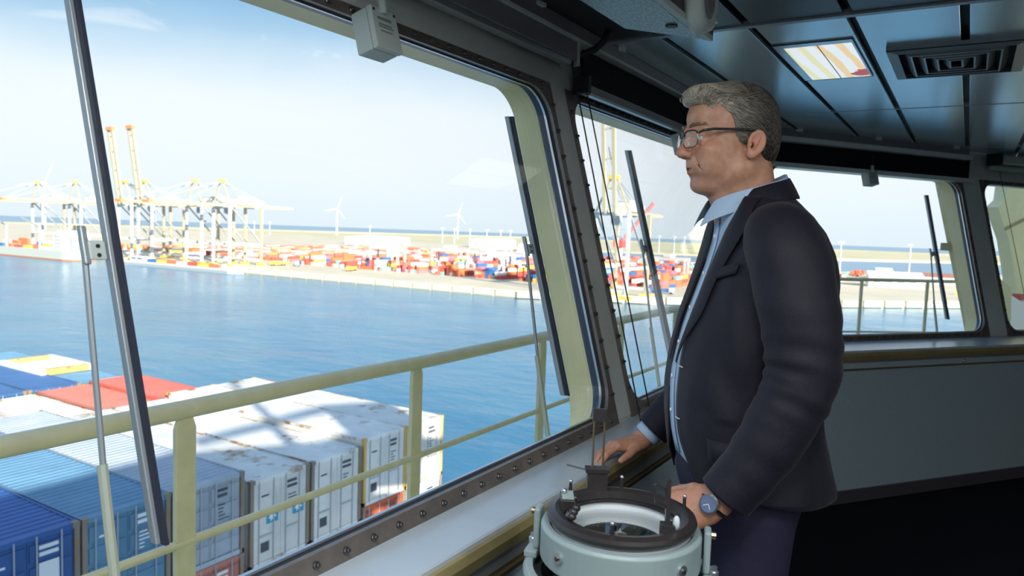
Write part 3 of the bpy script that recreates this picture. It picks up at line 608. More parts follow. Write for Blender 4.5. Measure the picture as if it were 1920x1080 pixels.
def container(x, y, ztop, L, key, lab, H=2.59, reefer=False, marks=None, doors=True, post='rustpost', full=True):
    """one shipping container; its door end faces the bridge (-y)"""
    global CID; CID += 1
    w = 2.44; z0 = ztop-H; x1, y1 = x+w, y+L
    g = empty('shipping_container', (x+w/2, y+L/2, z0), 0, lab, 'container', 'containers stacked on deck')
    mt = cmat(key); rnd = random.Random(CID)
    b = MB(); corrug(b, x+.06, x1-.06, y+.15, y1-.10, ztop-.012, .02 if not reefer else .006, .28 if not reefer else 1.2)
    b.build('roof', mt, g)
    b = MB()
    sd = 'h'
    for xx, s in ((x+.03, 1), (x1-.03, -1)):
        n = int((L-.3)/.28) if full else 2; amp = .03 if not reefer else .004; prev = None
        V = []; F = []
        for i in range(n):
            a = y+.15+(L-.3)*i/n; d = (L-.3)/n
            for yy, dx in ((a, 0), (a+.42*d, 0), (a+.5*d, amp*s), (a+.92*d, amp*s)): V += [(xx+dx, yy, z0+.15), (xx+dx, yy, ztop-.1)]
        V += [(xx, y1-.15, z0+.15), (xx, y1-.15, ztop-.1)]
        F = [(2*i, 2*i+2, 2*i+3, 2*i+1) if s > 0 else (2*i, 2*i+1, 2*i+3, 2*i+2) for i in range(len(V)//2-1)]
        b.add(V, F)
    b.box((x+.08, y1-.06, z0+.1), (x1-.08, y1-.03, ztop-.05)); b.build('side_walls', mt, g)
    fr = MB()
    fr.box((x, y, z0), (x+.07, y1, z0+.15)).box((x1-.07, y, z0), (x1, y1, z0+.15)).box((x, y+.12, ztop-.10), (x+.06, y1-.12, ztop)).box((x1-.06, y+.12, ztop-.10), (x1, y1-.12, ztop))
    fr.build('side_rails', railmat(key), g)
    fr = MB().box((x+.15, y+.01, ztop-.14), (x1-.15, y+.14, ztop)).box((x+.15, y+.01, z0), (x1-.15, y+.14, z0+.15)); fr.build('door_header', mt, g)
    for px in (x, x1-.13):
        MB().box((px, y, z0), (px+.13, y+.13, ztop-.118)).build('corner_post', M[post], g)
        MB().box((px-.005 if px == x else px-.045, y-.01, ztop-.118), (px+.175 if px == x else px+.135, y+.165, ztop+.006)).build('corner_casting', M[post], g)
        MB().box((px, y1-.16, ztop-.118), (px+.13, y1, ztop+.006)).build('corner_casting', M[post], g)
    if doors:
        for k in (0, 1):
            dx0 = x+.14+k*1.085; dx1 = dx0+1.075
            d = MB()
            if reefer: d.box((dx0, y+.03, z0+.16), (dx1, y+.08, ztop-.15))
            else:
                d.box((dx0, y+.06, z0+.16), (dx1, y+.08, ztop-.15))
                for q_ in range(4): zz = z0+.22+q_*.56; d.box((dx0+.05, y+.03, zz), (dx1-.05, y+.062, zz+.42))
            d = d.build('door', dmat(key), g)
            for rx in (.20, .78):
                MB().tube([(dx0+rx, y+.01, z0+.06), (dx0+rx, y+.01, ztop-.06)], .022, 6).build('lock_rod', M['rod'], d)
            MB().box((dx0+.25, y-.005, z0+.98), (dx0+.72, y+.02, z0+1.03)).build('door_handle', M['rod'], d)
            # print and stickers
            lb = MB()
            if k == 1:
                for q_ in range(2): lb.box((dx0+.26, y+.026, ztop-.42-q_*.17), (dx0+.30+rnd.uniform(.3, .42), y+.029, ztop-.32-q_*.17))
                for q_ in range(5): lb.box((dx0+.30, y+.026, ztop-.85-q_*.11), (dx0+.34+rnd.uniform(.1, .36), y+.029, ztop-.81-q_*.11))
            else:
                lb.box((dx0+.28, y+.026, z0+.45), (dx0+.62, y+.029, z0+.78)).box((dx0+.30, y+.026, ztop-.62), (dx0+.60, y+.029, ztop-.56))
            lb.build('lettering', M['whitelab'] if key in ('blue', 'steel', 'navy', 'red', 'brick', 'maroon') else M['darklab'], d)
            if marks == 'star':
                q0 = dx0+.50; zc = ztop-1.34
                s_ = MB().box((q0, y+.024, zc-.22), (q0+.48, y+.030, zc+.22)).build('emblem', M['cyanlab'], d)
                star(MB(), q0+.24, zc, y+.021, .19).build('emblem_star', M['whitelab'], s_)
            if marks == 'patch' and k == 1:
                MB().box((dx0+.25, y+.02, ztop-1.5), (dx0+.72, y+.028, ztop-.75)).build('placard', M['whitelab'], d)
    return g
Y1c = 18.62
top = [ # x, ztop, colour, label, extras
 (4.88, -6.2, 'navy', 'navy container half cut off at the lower left corner', {}),
 (7.38, -6.2, 'blue', 'bright blue container with white door placard at the lower left', {'marks': 'patch'}),
 (9.88, -6.2, 'steel', 'steel-blue container between the blue one and the first rail post', {}),
 (12.38, -6.22, 'grey', 'grey container with four door rods just right of the near rail post', {}),
 (15.06, -6.66, 'offwhite', 'rusty white refrigerated container with two blue star emblems', {'reefer': True, 'marks': 'star', 'H': 2.9}),
 (17.60, -6.66, 'white', 'white container with half its doors in sunlight, next to the star emblems', {'reefer': True, 'H': 2.9}),
 (20.18, -6.44, 'white', 'sunlit white container with rusty yellow posts behind the far rail post', {'post': 'yellowpost', 'reefer': True}),
 (22.60, -6.46, 'offwhite', 'outermost white container at the end of the front row, beside the water', {'post': 'yellowpost', 'reefer': True}),
]
for x, zt, key, lab, kw in top: container(x, Y1c, zt, 12.19, key, lab, **kw)
low = [(12.38, -8.83, 'brick', 'red container showing below the grey one'), (20.18, -9.05, 'orange', 'orange-red container below the sunlit white one with yellow posts'), (22.60, -9.07, 'white', 'pale container below the outermost white one'),
       (17.60, -9.58, 'brick', 'brick red container low under the half-sunlit white one'), (15.06, -9.58, 'steel', 'steel-blue container low under the star emblems'), (9.88, -8.81, 'steel', 'steel-blue container in the second tier by the rail foot'), (7.38, -8.81, 'blue', 'blue container in the second tier at the lower left')]
for x, zt, key, lab in low: container(x, Y1c, zt, 12.19, key, lab, full=False)
mid = [(17.55, -6.86, 'brick', 'faded red short container, the left of two behind the white roofs'), (20.05, -6.72, 'red', 'bright red short container, the right of two behind the white roofs'),
       (15.02, -6.95, 'offwhite', 'short white container left of the two red ones'), (12.4, -7.0, 'grey', 'short grey container in shade left of the red ones'), (9.85, -7.6, 'maroon', 'short maroon container at the left edge behind the white roofs')]
for x, zt, key, lab in mid: container(x, 31.0, zt, 6.06, key, lab, doors=False, full=False)
bk = [(7.4, -6.3, 'maroon', 'dark maroon container at the left edge of the far row'), (9.9, -6.45, 'maroon', 'maroon roofed container in the far row by the left edge'), (12.4, -6.85, 'navy', 'blue roofed container, leftmost in the far row in shade'), (14.9, -6.85, 'navy', 'blue roofed container, second in the far row'),
      (17.4, -6.85, 'navy', 'blue roofed container, third in the far row crossed by the wiper'), (19.9, -6.95, 'steel', 'outermost steel-blue container of the far row')]
for x, zt, key, lab in bk: container(x, 37.4, zt, 12.19, key, lab, doors=True, full=False)
fr_ = empty('flat_rack', (20.9, 42.8, -6.93), 0, 'white open frame with rusty yellow ends lying on the far containers', 'flat rack')
MB().box((19.5, 40.6, -6.92), (19.75, 45.0, -6.6)).box((22.0, 40.6, -6.92), (22.25, 45.0, -6.6)).build('side_beam', CM['white'], fr_)
MB().box((19.75, 40.6, -6.92), (22.0, 40.9, -6.6)).build('end_beam', M['yellowpost'], fr_)
MB().box((19.75, 44.7, -6.92), (22.0, 45.0, -6.6)).build('end_beam', M['yellowpost'], fr_)
MB().box((19.75, 40.9, -6.92), (22.0, 44.7, -6.85)).build('bed', CM['white'], fr_)
# the ship's own hull and hatch covers under the stacks
M['deck'] = pm('red_brown_deck', (.16, .05, .04), .7, var=.2, vscale=1)
sh = tag(MB().prism([(-14, -10), (26.5, -10), (26.5, 60), (20, 90), (6, 120), (-8, 90), (-14, 60)], -39, -12.6).build('container_ship', pm('ship_hull_blue', (.10, .20, .30), .5)), 'our own ship below the bridge, carrying the near container stacks', 'ship')
MB().box((-10, 17, -12.6), (25.5, 30.9, -12.25)).build('hatch_cover', M['deck'], sh)
MB().box((-10, 30.95, -12.6), (25.5, 37.2, -10.3)).build('hatch_cover', M['deck'], sh)
MB().box((-10, 37.3, -12.6), (25.5, 50, -9.6)).build('hatch_cover', M['deck'], sh)
# ================================================================ WATER AND HARBOUR
ZW, ZQ = -38.0, -34.0
wm = bpy.data.materials.new('harbour_water'); wm.use_nodes = True; N = wm.node_tree.nodes; L = wm.node_tree.links; b = N['Principled BSDF']
b.inputs['Base Color'].default_value = (.035, .13, .22, 1); b.inputs['Roughness'].default_value = .22; b.inputs['IOR'].default_value = 1.33; b.inputs['Specular IOR Level'].default_value = .32
t = N.new('ShaderNodeTexCoord'); hs = None
for sc, st, dist in ((.035, .35, 9.0), (.22, .55, 1.6), (1.1, .5, .30)):
    mp_ = N.new('ShaderNodeMapping'); mp_.inputs['Scale'].default_value = (1, .55, 1); mp_.inputs['Rotation'].default_value = (0, 0, .5); L.new(t.outputs['Object'], mp_.inputs[0])
    n_ = N.new('ShaderNodeTexNoise'); n_.inputs['Scale'].default_value = sc; n_.inputs['Detail'].default_value = 5; L.new(mp_.outputs[0], n_.inputs['Vector'])
    bp = N.new('ShaderNodeBump'); bp.inputs['Strength'].default_value = st; bp.inputs['Distance'].default_value = dist*.35; L.new(n_.outputs['Fac'], bp.inputs['Height'])
    if hs: L.new(hs.outputs[0], bp.inputs['Normal'])
    hs = bp
L.new(hs.outputs[0], b.inputs['Normal'])
n_ = N.new('ShaderNodeTexNoise'); n_.inputs['Scale'].default_value = .012; n_.inputs['Detail'].default_value = 6; L.new(t.outputs['Object'], n_.inputs['Vector'])
rp = N.new('ShaderNodeValToRGB'); rp.color_ramp.elements[0].position = .35; rp.color_ramp.elements[1].position = .7; rp.color_ramp.elements[0].color = (.045, .19, .32, 1); rp.color_ramp.elements[1].color = (.085, .26, .385, 1)
L.new(n_.outputs['Fac'], rp.inputs[0]); L.new(rp.outputs[0], b.inputs['Base Color'])
m = MB(); n = 96; m.add([(13600*math.cos(2*PI*k/n), 13600*math.sin(2*PI*k/n), ZW) for k in range(n)], [tuple(range(n))])
tag(m.build('sea_water', wm), 'blue rippled harbour water and sea out to the horizon', 'water', kind='stuff')
M['paving'] = pm('quay_paving', (.58, .53, .41), .9, col2=(.68, .62, .48), vscale=.02, spec=.1)
M['sand'] = pm('sand_dike', (.66, .59, .41), .95, col2=(.50, .50, .30), vscale=.006, spec=.1)
M['concrete'] = pm('quay_concrete', (.74, .69, .53), .8, var=.08, vscale=.2)
yard = [(372, 1300), (372, 225), (410, 147), (489, 64), (590, -28), (700, -150), (1300, -150), (1131, 23), (1000, 134), (980, 420), (1500, 800), (1500, 3000), (700, 3000)]
tag(MB().prism(yard[::-1] if False else yard, ZW-2, ZQ).build('ground_quay', M['paving']), kind='structure')
tag(MB().prism([(1500, 800), (1600, 420), (1800, 242), (2058, 44), (2300, -250), (3900, -250), (3830, 80), (3926, 531), (3980, 2300), (2650, 2630), (1500, 2960)], ZW-2, ZQ-1).build('ground_spit', M['sand']), kind='structure')
# dunes behind the terminal
def dike(P, w, h, nm):
    m = MB(); V = []; F = []
    for i, (x, y) in enumerate(P):
        a = Vector(P[max(i-1, 0)]); b_ = Vector(P[min(i+1, len(P)-1)]); tt = (b_-a).normalized(); nn = Vector((-tt.y, tt.x))
        for d, z in ((-w, ZQ-2), (-w*.3, ZQ+h), (w*.3, ZQ+h), (w, ZQ-2)): V.append((x+nn.x*d, y+nn.y*d, z))
    F = [(4*i+k, 4*i+k+1, 4*i+5+k, 4*i+4+k) for i in range(len(P)-1) for k in range(3)]
    m.add(V, F); return tag(m.build(nm, M['sand']), kind='structure')
dike([(900, 2990), (1500, 2780), (2400, 2520), (3100, 2360), (3800, 2180), (3850, 1200), (3780, 531), (3700, 80), (3760, -200)], 45, 5, 'ground_dunes')
tag(MB().prism([(1800, 242), (2058, 44), (2300, -250), (2330, -240), (2080, 60), (1815, 255), (1640, 420), (1615, 410)], ZQ-2, ZQ-.2).build('ground_beach', M['concrete']), kind='structure')
# quay wall face: concrete blocks with gaps (fender recesses)
M['gap'] = pm('dark_fender', (.05, .05, .05), .8)
q = tag(MB().box((372.3, 225, ZW-1), (373, 1300, ZQ-.1)).build('quay_wall', M['gap']), kind='structure')
bl = MB().box((0, 0, 0), (1.5, 14.2, 3.9)).build('block', M['concrete'], q, loc='local'); bl.location = Vector((371.6, 226, ZW+.6))-q.location; 
k = 1; y = 226+16
while y < 1000:
    o = bl.copy(); COL.objects.link(o); o.parent = q; o.location = (371.6, y, ZW+.6); y += 16
P = [(372, 225), (410, 147), (489, 64), (590, -28), (640, -82)]
for (ax, ay), (bx, by) in zip(P, P[1:]):
    d = Vector((bx-ax, by-ay)); Ln = d.length; an = math.atan2(d.y, d.x); s_ = 0
    while s_+10 < Ln:
        o = bl.copy(); COL.objects.link(o); o.parent = q; p = Vector((ax, ay))+d.normalized()*s_
        o.location = (p.x, p.y, ZW+.6); o.rotation_euler = (0, 0, an-PI/2); s_ += 16
# ---- ship-to-shore cranes
M['cr_white'] = pm('crane_white', (.60, .62, .61), .5); M['cr_cream'] = pm('crane_cream', (.50, .45, .30), .5); M['cr_yellow'] = pm('crane_yellow', (.75, .55, .12), .5); M['cr_grey'] = pm('crane_grey', (.38, .42, .44), .5); M['cr_orange'] = pm('crane_orange', (.72, .28, .12), .5)
def crane(y, raised, lab):
    g = empty('ship_to_shore_crane', (378, y, ZQ), 0, lab, 'crane', 'container cranes along the quay')
    H, A, G = 48, 67, 30.5; cy = 10.0
    for sy in (-1, 1):
        for gx in (0, G):
            MB().bar((gx, sy*cy, 1.5), (gx, sy*cy, H), 1.9, 1.7).build('leg', M['cr_white'] if gx == 0 else M['cr_cream'], g, loc='local')
            MB().box((gx-1.4, sy*cy-3.8, 0), (gx+1.4, sy*cy+3.8, 1.8)).build('bogie', M['cr_yellow'], g, loc='local')
        MB().bar((0, sy*cy, 17), (G, sy*cy, 17), 1.3, 1.7).build('portal_beam', M['cr_white'], g, loc='local')
        MB().bar((G, sy*cy, 18), (1, sy*cy, H-1), .9, .9).build('diagonal_brace', M['cr_grey'], g, loc='local')
        MB().bar((0, sy*cy, H), (0, sy*1.6, A), .9, .9).build('apex_leg', M['cr_cream'], g, loc='local')
        MB().bar((0, sy*1.6, A), (44, sy*3, H+1), .45, .45).build('back_stay', M['cr_grey'], g, loc='local')
        MB().bar((0, sy*1.6, A), (G, sy*3, H+1), .4, .4).build('back_stay', M['cr_grey'], g, loc='local')
        if not raised:
            MB().bar((0, sy*1.6, A), (-32, sy*3, H+1), .4, .4).build('fore_stay', M['cr_grey'], g, loc='local')
            MB().bar((0, sy*1.6, A), (-58, sy*3, H+1), .4, .4).build('fore_stay', M['cr_grey'], g, loc='local')
    for gx in (0, G):
        MB().bar((gx, -cy, 4.5), (gx, cy, 4.5), 1.5, 1.9).build('sill_beam', M['cr_white'], g, loc='local')
        MB().bar((gx, -cy, H-1), (gx, cy, H-1), 1.4, 1.8).build('cross_beam', M['cr_white'], g, loc='local')
    for sy in (-1, 1): MB().bar((-4, sy*3, H), (66, sy*3, H), 1.1, 2.0).build('girder', M['cr_cream'], g, loc='local')
    MB().bar((62, -3.4, H), (70, -3.4, H), .6, 1.2).build('girder_tip', M['cr_cream'], g, loc='local')
    if raised:
        ca, sa = math.cos(R(82)), math.sin(R(82)); Lb = 64
        for sy in (-1, 1):
            MB().bar((-4, sy*3, H), (-4-Lb*ca, sy*3, H+Lb*sa), 1.6, 2.0).build('boom', M['cr_cream'], g, loc='local')
        for t_ in (.2, .45, .7, .9):
            MB().bar((-4-Lb*ca*t_, -3, H+Lb*sa*t_), (-4-Lb*ca*t_, 3, H+Lb*sa*t_), .8, .8).build('boom_tie', M['cr_cream'], g, loc='local')
        MB().cbox((-4-Lb*ca, 0, H+Lb*sa), (3.2, 8.5, 3.0)).build('boom_tip', M['cr_orange'], g, loc='local')
        MB().bar((0, 0, A), (-4-Lb*ca*.55, 0, H+Lb*sa*.55), .4, .4).build('fore_stay', M['cr_grey'], g, loc='local')
    else:
        for sy in (-1, 1): MB().bar((-62, sy*3, H), (-4, sy*3, H), 1.1, 2.0).build('boom', M['cr_cream'], g, loc='local')
        MB().cbox((-62, 0, H), (4, 8, 2.2)).build('boom_tip', M['cr_orange'], g, loc='local')
    hs_ = MB().box((12, -5, H+1), (27, 5, H+7)).box((29, -3.5, H+1), (38, 3.5, H+5)).build('machinery_house', M['cr_white'], g, loc='local')
    MB().box((11.6, -5.3, H+6.6), (27.4, 5.3, H+7.2)).build('house_roof', M['cr_white'], hs_, loc='local')
    MB().box((-1.6, -3, A-1), (1.6, 3, A+1.2)).build('apex_platform', M['cr_yellow'], g, loc='local')
    MB().box((4, -2.5, H-7), (8, 2.5, H-1.5)).build('operator_cab', M['cr_grey'], g, loc='local')
    MB().box((8, -3, H-14), (9.5, 3, H-12.8)).bar((8.7, 0, H-13), (8.7, 0, H-1), .3, .3).build('spreader', M['cr_grey'], g, loc='local')
    return g
crane(789, False, 'white container crane, leftmost of the two left of the wiper, boom lowered')
crane(720, False, 'white container crane behind the left wiper, boom lowered')
crane(638, True, 'container crane with the left of two raised booms')
crane(608, True, 'container crane with the right of two raised booms')
crane(540, False, 'lowered container crane, the left one of the right pair')
crane(505, False, 'rightmost lowered container crane with the long back girder')
crane(169, True, 'nearest container crane with raised boom, seen through the middle window')
# more distant cranes' red jib crane
jc = empty('jib_crane', (760, 330, ZQ), 0, 'red slewing crane with a raised jib seen before the man\'s chest', 'crane')
M['cr_red'] = pm('crane_red', (.62, .10, .10), .5)
MB().box((757, 327, ZQ), (763, 333, ZQ+24)).build('tower', M['cr_white'], jc); MB().bar((758, 330, ZQ+24), (786, 302, ZQ+72), 2.4, 3.4).build('jib', M['cr_red'], jc)
MB().box((755, 325, ZQ+22), (768, 335, ZQ+30)).build('house', M['cr_red'], jc)
# ---- moored ship, left
M['sh_grey'] = pm('ship_grey', (.50, .54, .48), .5); M['sh_white'] = pm('ship_white', (.88, .87, .84), .5); M['sh_red'] = pm('ship_boot_red', (.50, .17, .08), .6)
ms_ = empty('feeder_ship', (350, 735, ZW), 0, 'pale grey feeder ship moored at the left with white deckhouse', 'ship')
hullP = [(338, 665), (341, 655), (362, 655), (366, 665), (366, 815), (352, 840), (338, 815)]
MB().prism(hullP, ZW+1.2, ZW+8.5).build('hull', M['sh_grey'], ms_); MB().prism(hullP, ZW-.5, ZW+1.2).build('boot_top', M['sh_red'], ms_)
dh = MB().box((340, 668, ZW+8.5), (364, 684, ZW+21)).box((342, 668, ZW+21), (362, 681, ZW+26)).build('deckhouse', M['sh_white'], ms_)
MB().box((344, 660, ZW+8.5), (360, 667, ZW+20)).build('funnel', M['cr_grey'], ms_)
for j in range(4): MB().box((339.9, 670.5, ZW+11+j*3), (340.0, 682, ZW+12.2+j*3)).build('window_band', M['cr_grey'], dh)
for yy in (705, 765):
    p_ = MB().tube([(339.4, yy, ZW+8), (339.4, yy, ZW+29)], 1.2, 8).build('deck_crane_post', M['cr_grey'], ms_)
    MB().bar((339.4, yy, ZW+28), (339.4, yy+32, ZW+36), 1.0, 1.2).build('jib', M['cr_grey'], p_)
rnd = random.Random(5)
ORD = ['first', 'second', 'third', 'fourth', 'fifth', 'sixth', 'seventh', 'eighth', 'ninth', 'tenth', 'eleventh', 'twelfth', 'thirteenth', 'fourteenth', 'fifteenth', 'sixteenth', 'seventeenth', 'eighteenth', 'nineteenth']
TIER = ['bottom', 'second', 'third', 'fourth']
colz = {k_: pm('far_'+k_, c_, .7) for k_, c_ in {'orange': (.72, .20, .08), 'red': (.60, .10, .08), 'white': (.84, .84, .82), 'blue': (.05, .16, .40), 'pink': (.72, .20, .24), 'yellow': (.80, .55, .10), 'teal': (.25, .52, .48), 'brown': (.42, .18, .12)}.items()}
def pick(): return rnd.choice(['orange']*5+['red']*4+['white']*4+['blue']*2+['pink', 'pink', 'yellow', 'teal', 'brown', 'brown'])
proto = {}
def small_container(x, y, z, key, along, lab, grp):
    kk = (key, along)
    if kk not in proto:
        d = (12.19, 2.44, 2.6) if along == 'x' else (2.44, 12.19, 2.6); m_ = MB().box((0, 0, 0), d)
        # recessed door end and top rails give it the shape of a box container
        if along == 'x': m_.box((-.06, .1, .12), (0, 1.19, 2.45)).box((-.06, 1.25, .12), (0, 2.34, 2.45)).box((0, 0, 2.6), (12.19, .12, 2.68)).box((0, 2.32, 2.6), (12.19, 2.44, 2.68))
        else: m_.box((.1, -.06, .12), (1.19, 0, 2.45)).box((1.25, -.06, .12), (2.34, 0, 2.45)).box((0, 0, 2.6), (.12, 12.19, 2.68)).box((2.32, 0, 2.6), (2.44, 12.19, 2.68))
        o_ = m_.build('yard_container', colz[key]); proto[kk] = o_.data; o_.location = (x, y, z)
    else:
        o_ = bpy.data.objects.new('yard_container', proto[kk]); COL.objects.link(o_); o_.location = (x, y, z)
    return tag(o_, lab, 'container', grp)
KN = {'orange': 'orange', 'red': 'red', 'white': 'white', 'blue': 'blue', 'pink': 'pink', 'yellow': 'yellow', 'teal': 'teal', 'brown': 'brown'}
for j in range(6):
    for i in range(4):
        for tz in range(rnd.choice((1, 2, 3))):
            key = rnd.choice(['orange', 'orange', 'white', 'blue', 'red', 'yellow'])
            small_container(341+i*5.8, 692+j*17, ZW+8.5+tz*2.7, key, 'y', '%s container, %s tier, %s bay before the feeder ship deckhouse, %s row' % (KN[key], TIER[tz], ORD[j], ORD[i]), 'containers on the feeder ship')
# ---- inland barge at the quay
bg_ = empty('inland_barge', (362, 520, ZW), 0, 'long white inland barge lying below the cranes', 'barge')
MB().prism([(357, 470), (362.5, 458), (368, 470), (368, 600), (357, 600)], ZW-.4, ZW+2.4).build('hull', M['cr_grey'], bg_)
MB().prism([(356.9, 470), (362.5, 457.5), (368.1, 470), (368.1, 600), (356.9, 600)], ZW+2.4, ZW+3.6).build('gunwale', M['sh_white'], bg_)
w_ = MB().box((358, 578, ZW+3.4), (367, 597, ZW+7.5)).box((358, 463, ZW+3.4), (367, 478, ZW+5)).build('wheelhouse', M['sh_white'], bg_)
MB().box((357.9, 580, ZW+5.2), (358, 587, ZW+6.6)).box((357.9, 589, ZW+5.2), (358, 595, ZW+6.6)).build('blue_window', colz['blue'], w_)
for j in range(7):
    key = ['orange', 'yellow', 'red', 'white', 'orange', 'yellow', 'blue'][j]
    small_container(358.5, 482+j*13.3, ZW+3.6, key, 'y', '%s container in the barge, %s from its pointed bow, near side' % (KN[key], ORD[j]), 'containers in the barge')
    small_container(362.5, 482+j*13.3, ZW+3.6, rnd.choice(['orange', 'white', 'red']), 'y', 'barge container on the far side, %s from the pointed bow' % ORD[j], 'containers in the barge')
# ---- container yard: stacks at right angles to the quay
ind = 0; stuff = {k_: MB() for k_ in colz}
blocks = [y_ for y_ in range(98, 800, 38)]
for by in blocks:
    x0 = 452 if by > 190 else 452+(190-by)*1.6
    if by > 480: x0 = 470
    nb = 1 if by > 500 else 4
    for bay in range(0, 32 if by > 200 else 14):
        for r_ in range(8):
            hgt = max(0, min(4, int(rnd.gauss(2.3, 1.2)))) if rnd.random() < .93 else 0
            if by > 500: hgt = min(hgt, 2)
            for tz in range(hgt):
                key = pick() if by < 500 else rnd.choice(['yellow', 'white', 'pink', 'red', 'orange', 'white', 'brown'])
                x, y, z = x0+bay*13.2, by+r_*2.9, ZQ+tz*2.68
                if bay == 0 and ind < 240 and by < 520:
                    ind += 1; small_container(x, y, z, key, 'x', '%s yard container, %s tier, %s row in the %s block from the right' % (KN[key], TIER[tz], ORD[r_], ORD[blocks.index(by)]), 'containers at the front of the yard')
                else: stuff[key].box((x, y, z), (x+12.19, y+2.44, z+2.6))
for key, mb in stuff.items():
    if mb.V: tag(mb.build('yard_stacks', colz[key]), 'mass of %s containers deep in the yard across the water' % KN[key], 'containers', kind='stuff')
# ---- yard gantries
for j, (x, y, lab) in enumerate(((458, 393, 'white yard gantry, leftmost of those over the orange stacks'), (480, 346, 'white yard gantry, second from the left over the orange stacks'), (470, 303, 'white yard gantry, third from the left by the orange stacks'),
                                 (462, 265, 'white yard gantry next to the wiper of the big window'), (600, 379, 'white yard gantry standing deeper among the stacks'), (640, 303, 'white yard gantry far back behind the orange stacks'), (560, 189, 'white yard gantry seen through the middle window'))):
    g = empty('yard_gantry', (x, y, ZQ), 0, lab, 'gantry', 'gantries over the yard')
    for yy in (-2, 27):
        for xx in (0, 9): MB().box((xx, yy, 0), (xx+1.4, yy+1.4, 17)).build('leg', M['cr_white'], g, loc='local')
        MB().box((-1, yy, 0), (11.4, yy+1.4, 1.4)).build('bogie', M['cr_grey'], g, loc='local')
    for xx in (0, 9): MB().box((xx, -2.6, 17), (xx+1.6, 29, 19.4)).build('bridge_beam', M['cr_white'], g, loc='local')
    MB().box((-.5, 10, 19.4), (11, 16, 22)).build('trolley', M['cr_white'], g, loc='local')
# straddle carriers / vehicles
for j, (x, y, c_, lab) in enumerate(((420, 488, 'yellow', 'yellow terminal vehicle on the quay right of the cranes'), (425, 410, 'yellow', 'yellow vehicle on the open quay apron'), (432, 478, 'blue', 'blue truck beside the first orange stacks'), (430, 186, 'yellow', 'yellow vehicle at the quay seen through the middle window'), (440, 160, 'blue', 'blue drum-shaped truck at the quay seen through the middle window'))):
    g = empty('terminal_vehicle', (x, y, ZQ), .4*j, lab, 'vehicle', 'vehicles on the quay')
    MB().box((-4, -1.6, 1.0), (8, 1.6, 3.2)).build('body', colz[c_], g, loc='local'); MB().box((-6.6, -1.4, 1.0), (-4.2, 1.4, 4.0)).build('cab', colz['white'] if c_ == 'blue' else colz[c_], g, loc='local')
    for xx in (-5.4, 3, 6):
        for s_ in (-1.5, 1.5):
            m_ = MB().lathe([(.8, -.25), (.8, .25)], 12); m_.map(lambda v: Vector((xx+v.x, s_+v.z, .8+v.y))); m_.build('wheel', M['gap'], g, loc='local')
# ---- sheds and offices
for j, (x, y, sx, sy, h_, c_, lab) in enumerate(((1050, 960, 150, 60, 14, 'white', 'long white shed behind the yard left of the turbine'), (1150, 620, 120, 70, 13, 'white', 'white shed in the middle distance behind the gantries'), (1250, 820, 140, 50, 16, 'white', 'pale shed far behind the stacks'),
        (690, 30, 26, 40, 10, 'white', 'white office block on the quay beyond the right-hand window'), (860, 66, 18, 14, 8, 'white', 'small white shed beyond the right-hand window'), (800, -10, 40, 60, 7, 'brown', 'brown roofed shed at the right end of the quay'), (900, 470, 120, 70, 12, 'white', 'white warehouse seen past the man\'s chin'))):
    g = empty('shed', (x, y, ZQ), .2, lab, 'building', 'buildings on the terminal')
    MB().box((0, 0, 0), (sx, sy, h_)).build('walls', colz['white'], g, loc='local')
    MB().add([(-1, -1, h_), (sx+1, -1, h_), (sx+1, sy+1, h_), (-1, sy+1, h_), (sx/2, -1, h_+3), (sx/2, sy+1, h_+3)], [(0, 1, 4), (3, 5, 2), (0, 4, 5, 3), (1, 2, 5, 4), (0, 3, 2, 1)]).build('roof', colz[c_], g, loc='local')
    for q_ in range(4): MB().box((-.15, sy*(.12+q_*.22), 0), (0, sy*(.24+q_*.22), h_*.55)).build('door', M['cr_grey'], g, loc='local')
for j in range(9):
    small_container(640+j*9, -6-j*6.5, ZQ, 'yellow', 'y', 'yellow box on the right quay, %s from the left in its row' % ORD[j], 'yellow boxes on the right quay')
for j in range(10):
    small_container(880+(j % 5)*14, 100+(j//5)*6, ZQ+(j % 2)*2.7, rnd.choice(['orange', 'red', 'orange']), 'x', 'reddish container by the inner channel, %s along the %s row' % (ORD[j % 5], ORD[j//5]), 'containers by the channel')
# distant white ship behind the man's chin
fs = empty('white_ship', (1300, 372, ZW), 0, 'white ship with mast far off in front of the man\'s collar', 'ship')
MB().prism([(1260, 330), (1360, 350), (1375, 365), (1360, 385), (1250, 372)], ZW, ZW+12).build('hull', M['cr_grey'], fs)
MB().box((1290, 340, ZW+12), (1345, 380, ZW+30)).box((1300, 345, ZW+30), (1335, 375, ZW+42)).build('superstructure', M['sh_white'], fs); MB().tube([(1315, 360, ZW+42), (1315, 360, ZW+70)], [2.2, .6], 8).build('mast', M['sh_white'], fs)
# ---- wind turbines
M['turb'] = pm('turbine_white', (.72, .73, .74), .5)
def turbine(x, y, hub, Lb, a0, lab):
    g = empty('wind_turbine', (x, y, ZQ), math.atan2(y, x), lab, 'wind turbine', 'wind turbines')
    MB().tube([(0, 0, 0), (0, 0, hub)], [3.0, 1.6], 12).build('tower', M['turb'], g, loc='local')
    MB().box((-4, -2, hub-1.5), (6, 2, hub+2.5)).build('nacelle', M['turb'], g, loc='local')
    MB().ball((-5, 0, hub+.5), 2.2).build('hub', M['turb'], g, loc='local')
    for k in range(3):
        a = a0+k*2*PI/3; d = Vector((0, math.sin(a), math.cos(a)))
        MB().tube([Vector((-5, 0, hub+.5))+d*t_*Lb for t_ in (.02, .2, .5, 1)], [1.4, 2.4, 1.5, .3], 6).build('blade', M['turb'], g, loc='local')
turbine(1930, 1935, 92, 46, R(-20), 'left of the two white wind turbines beyond the yard')
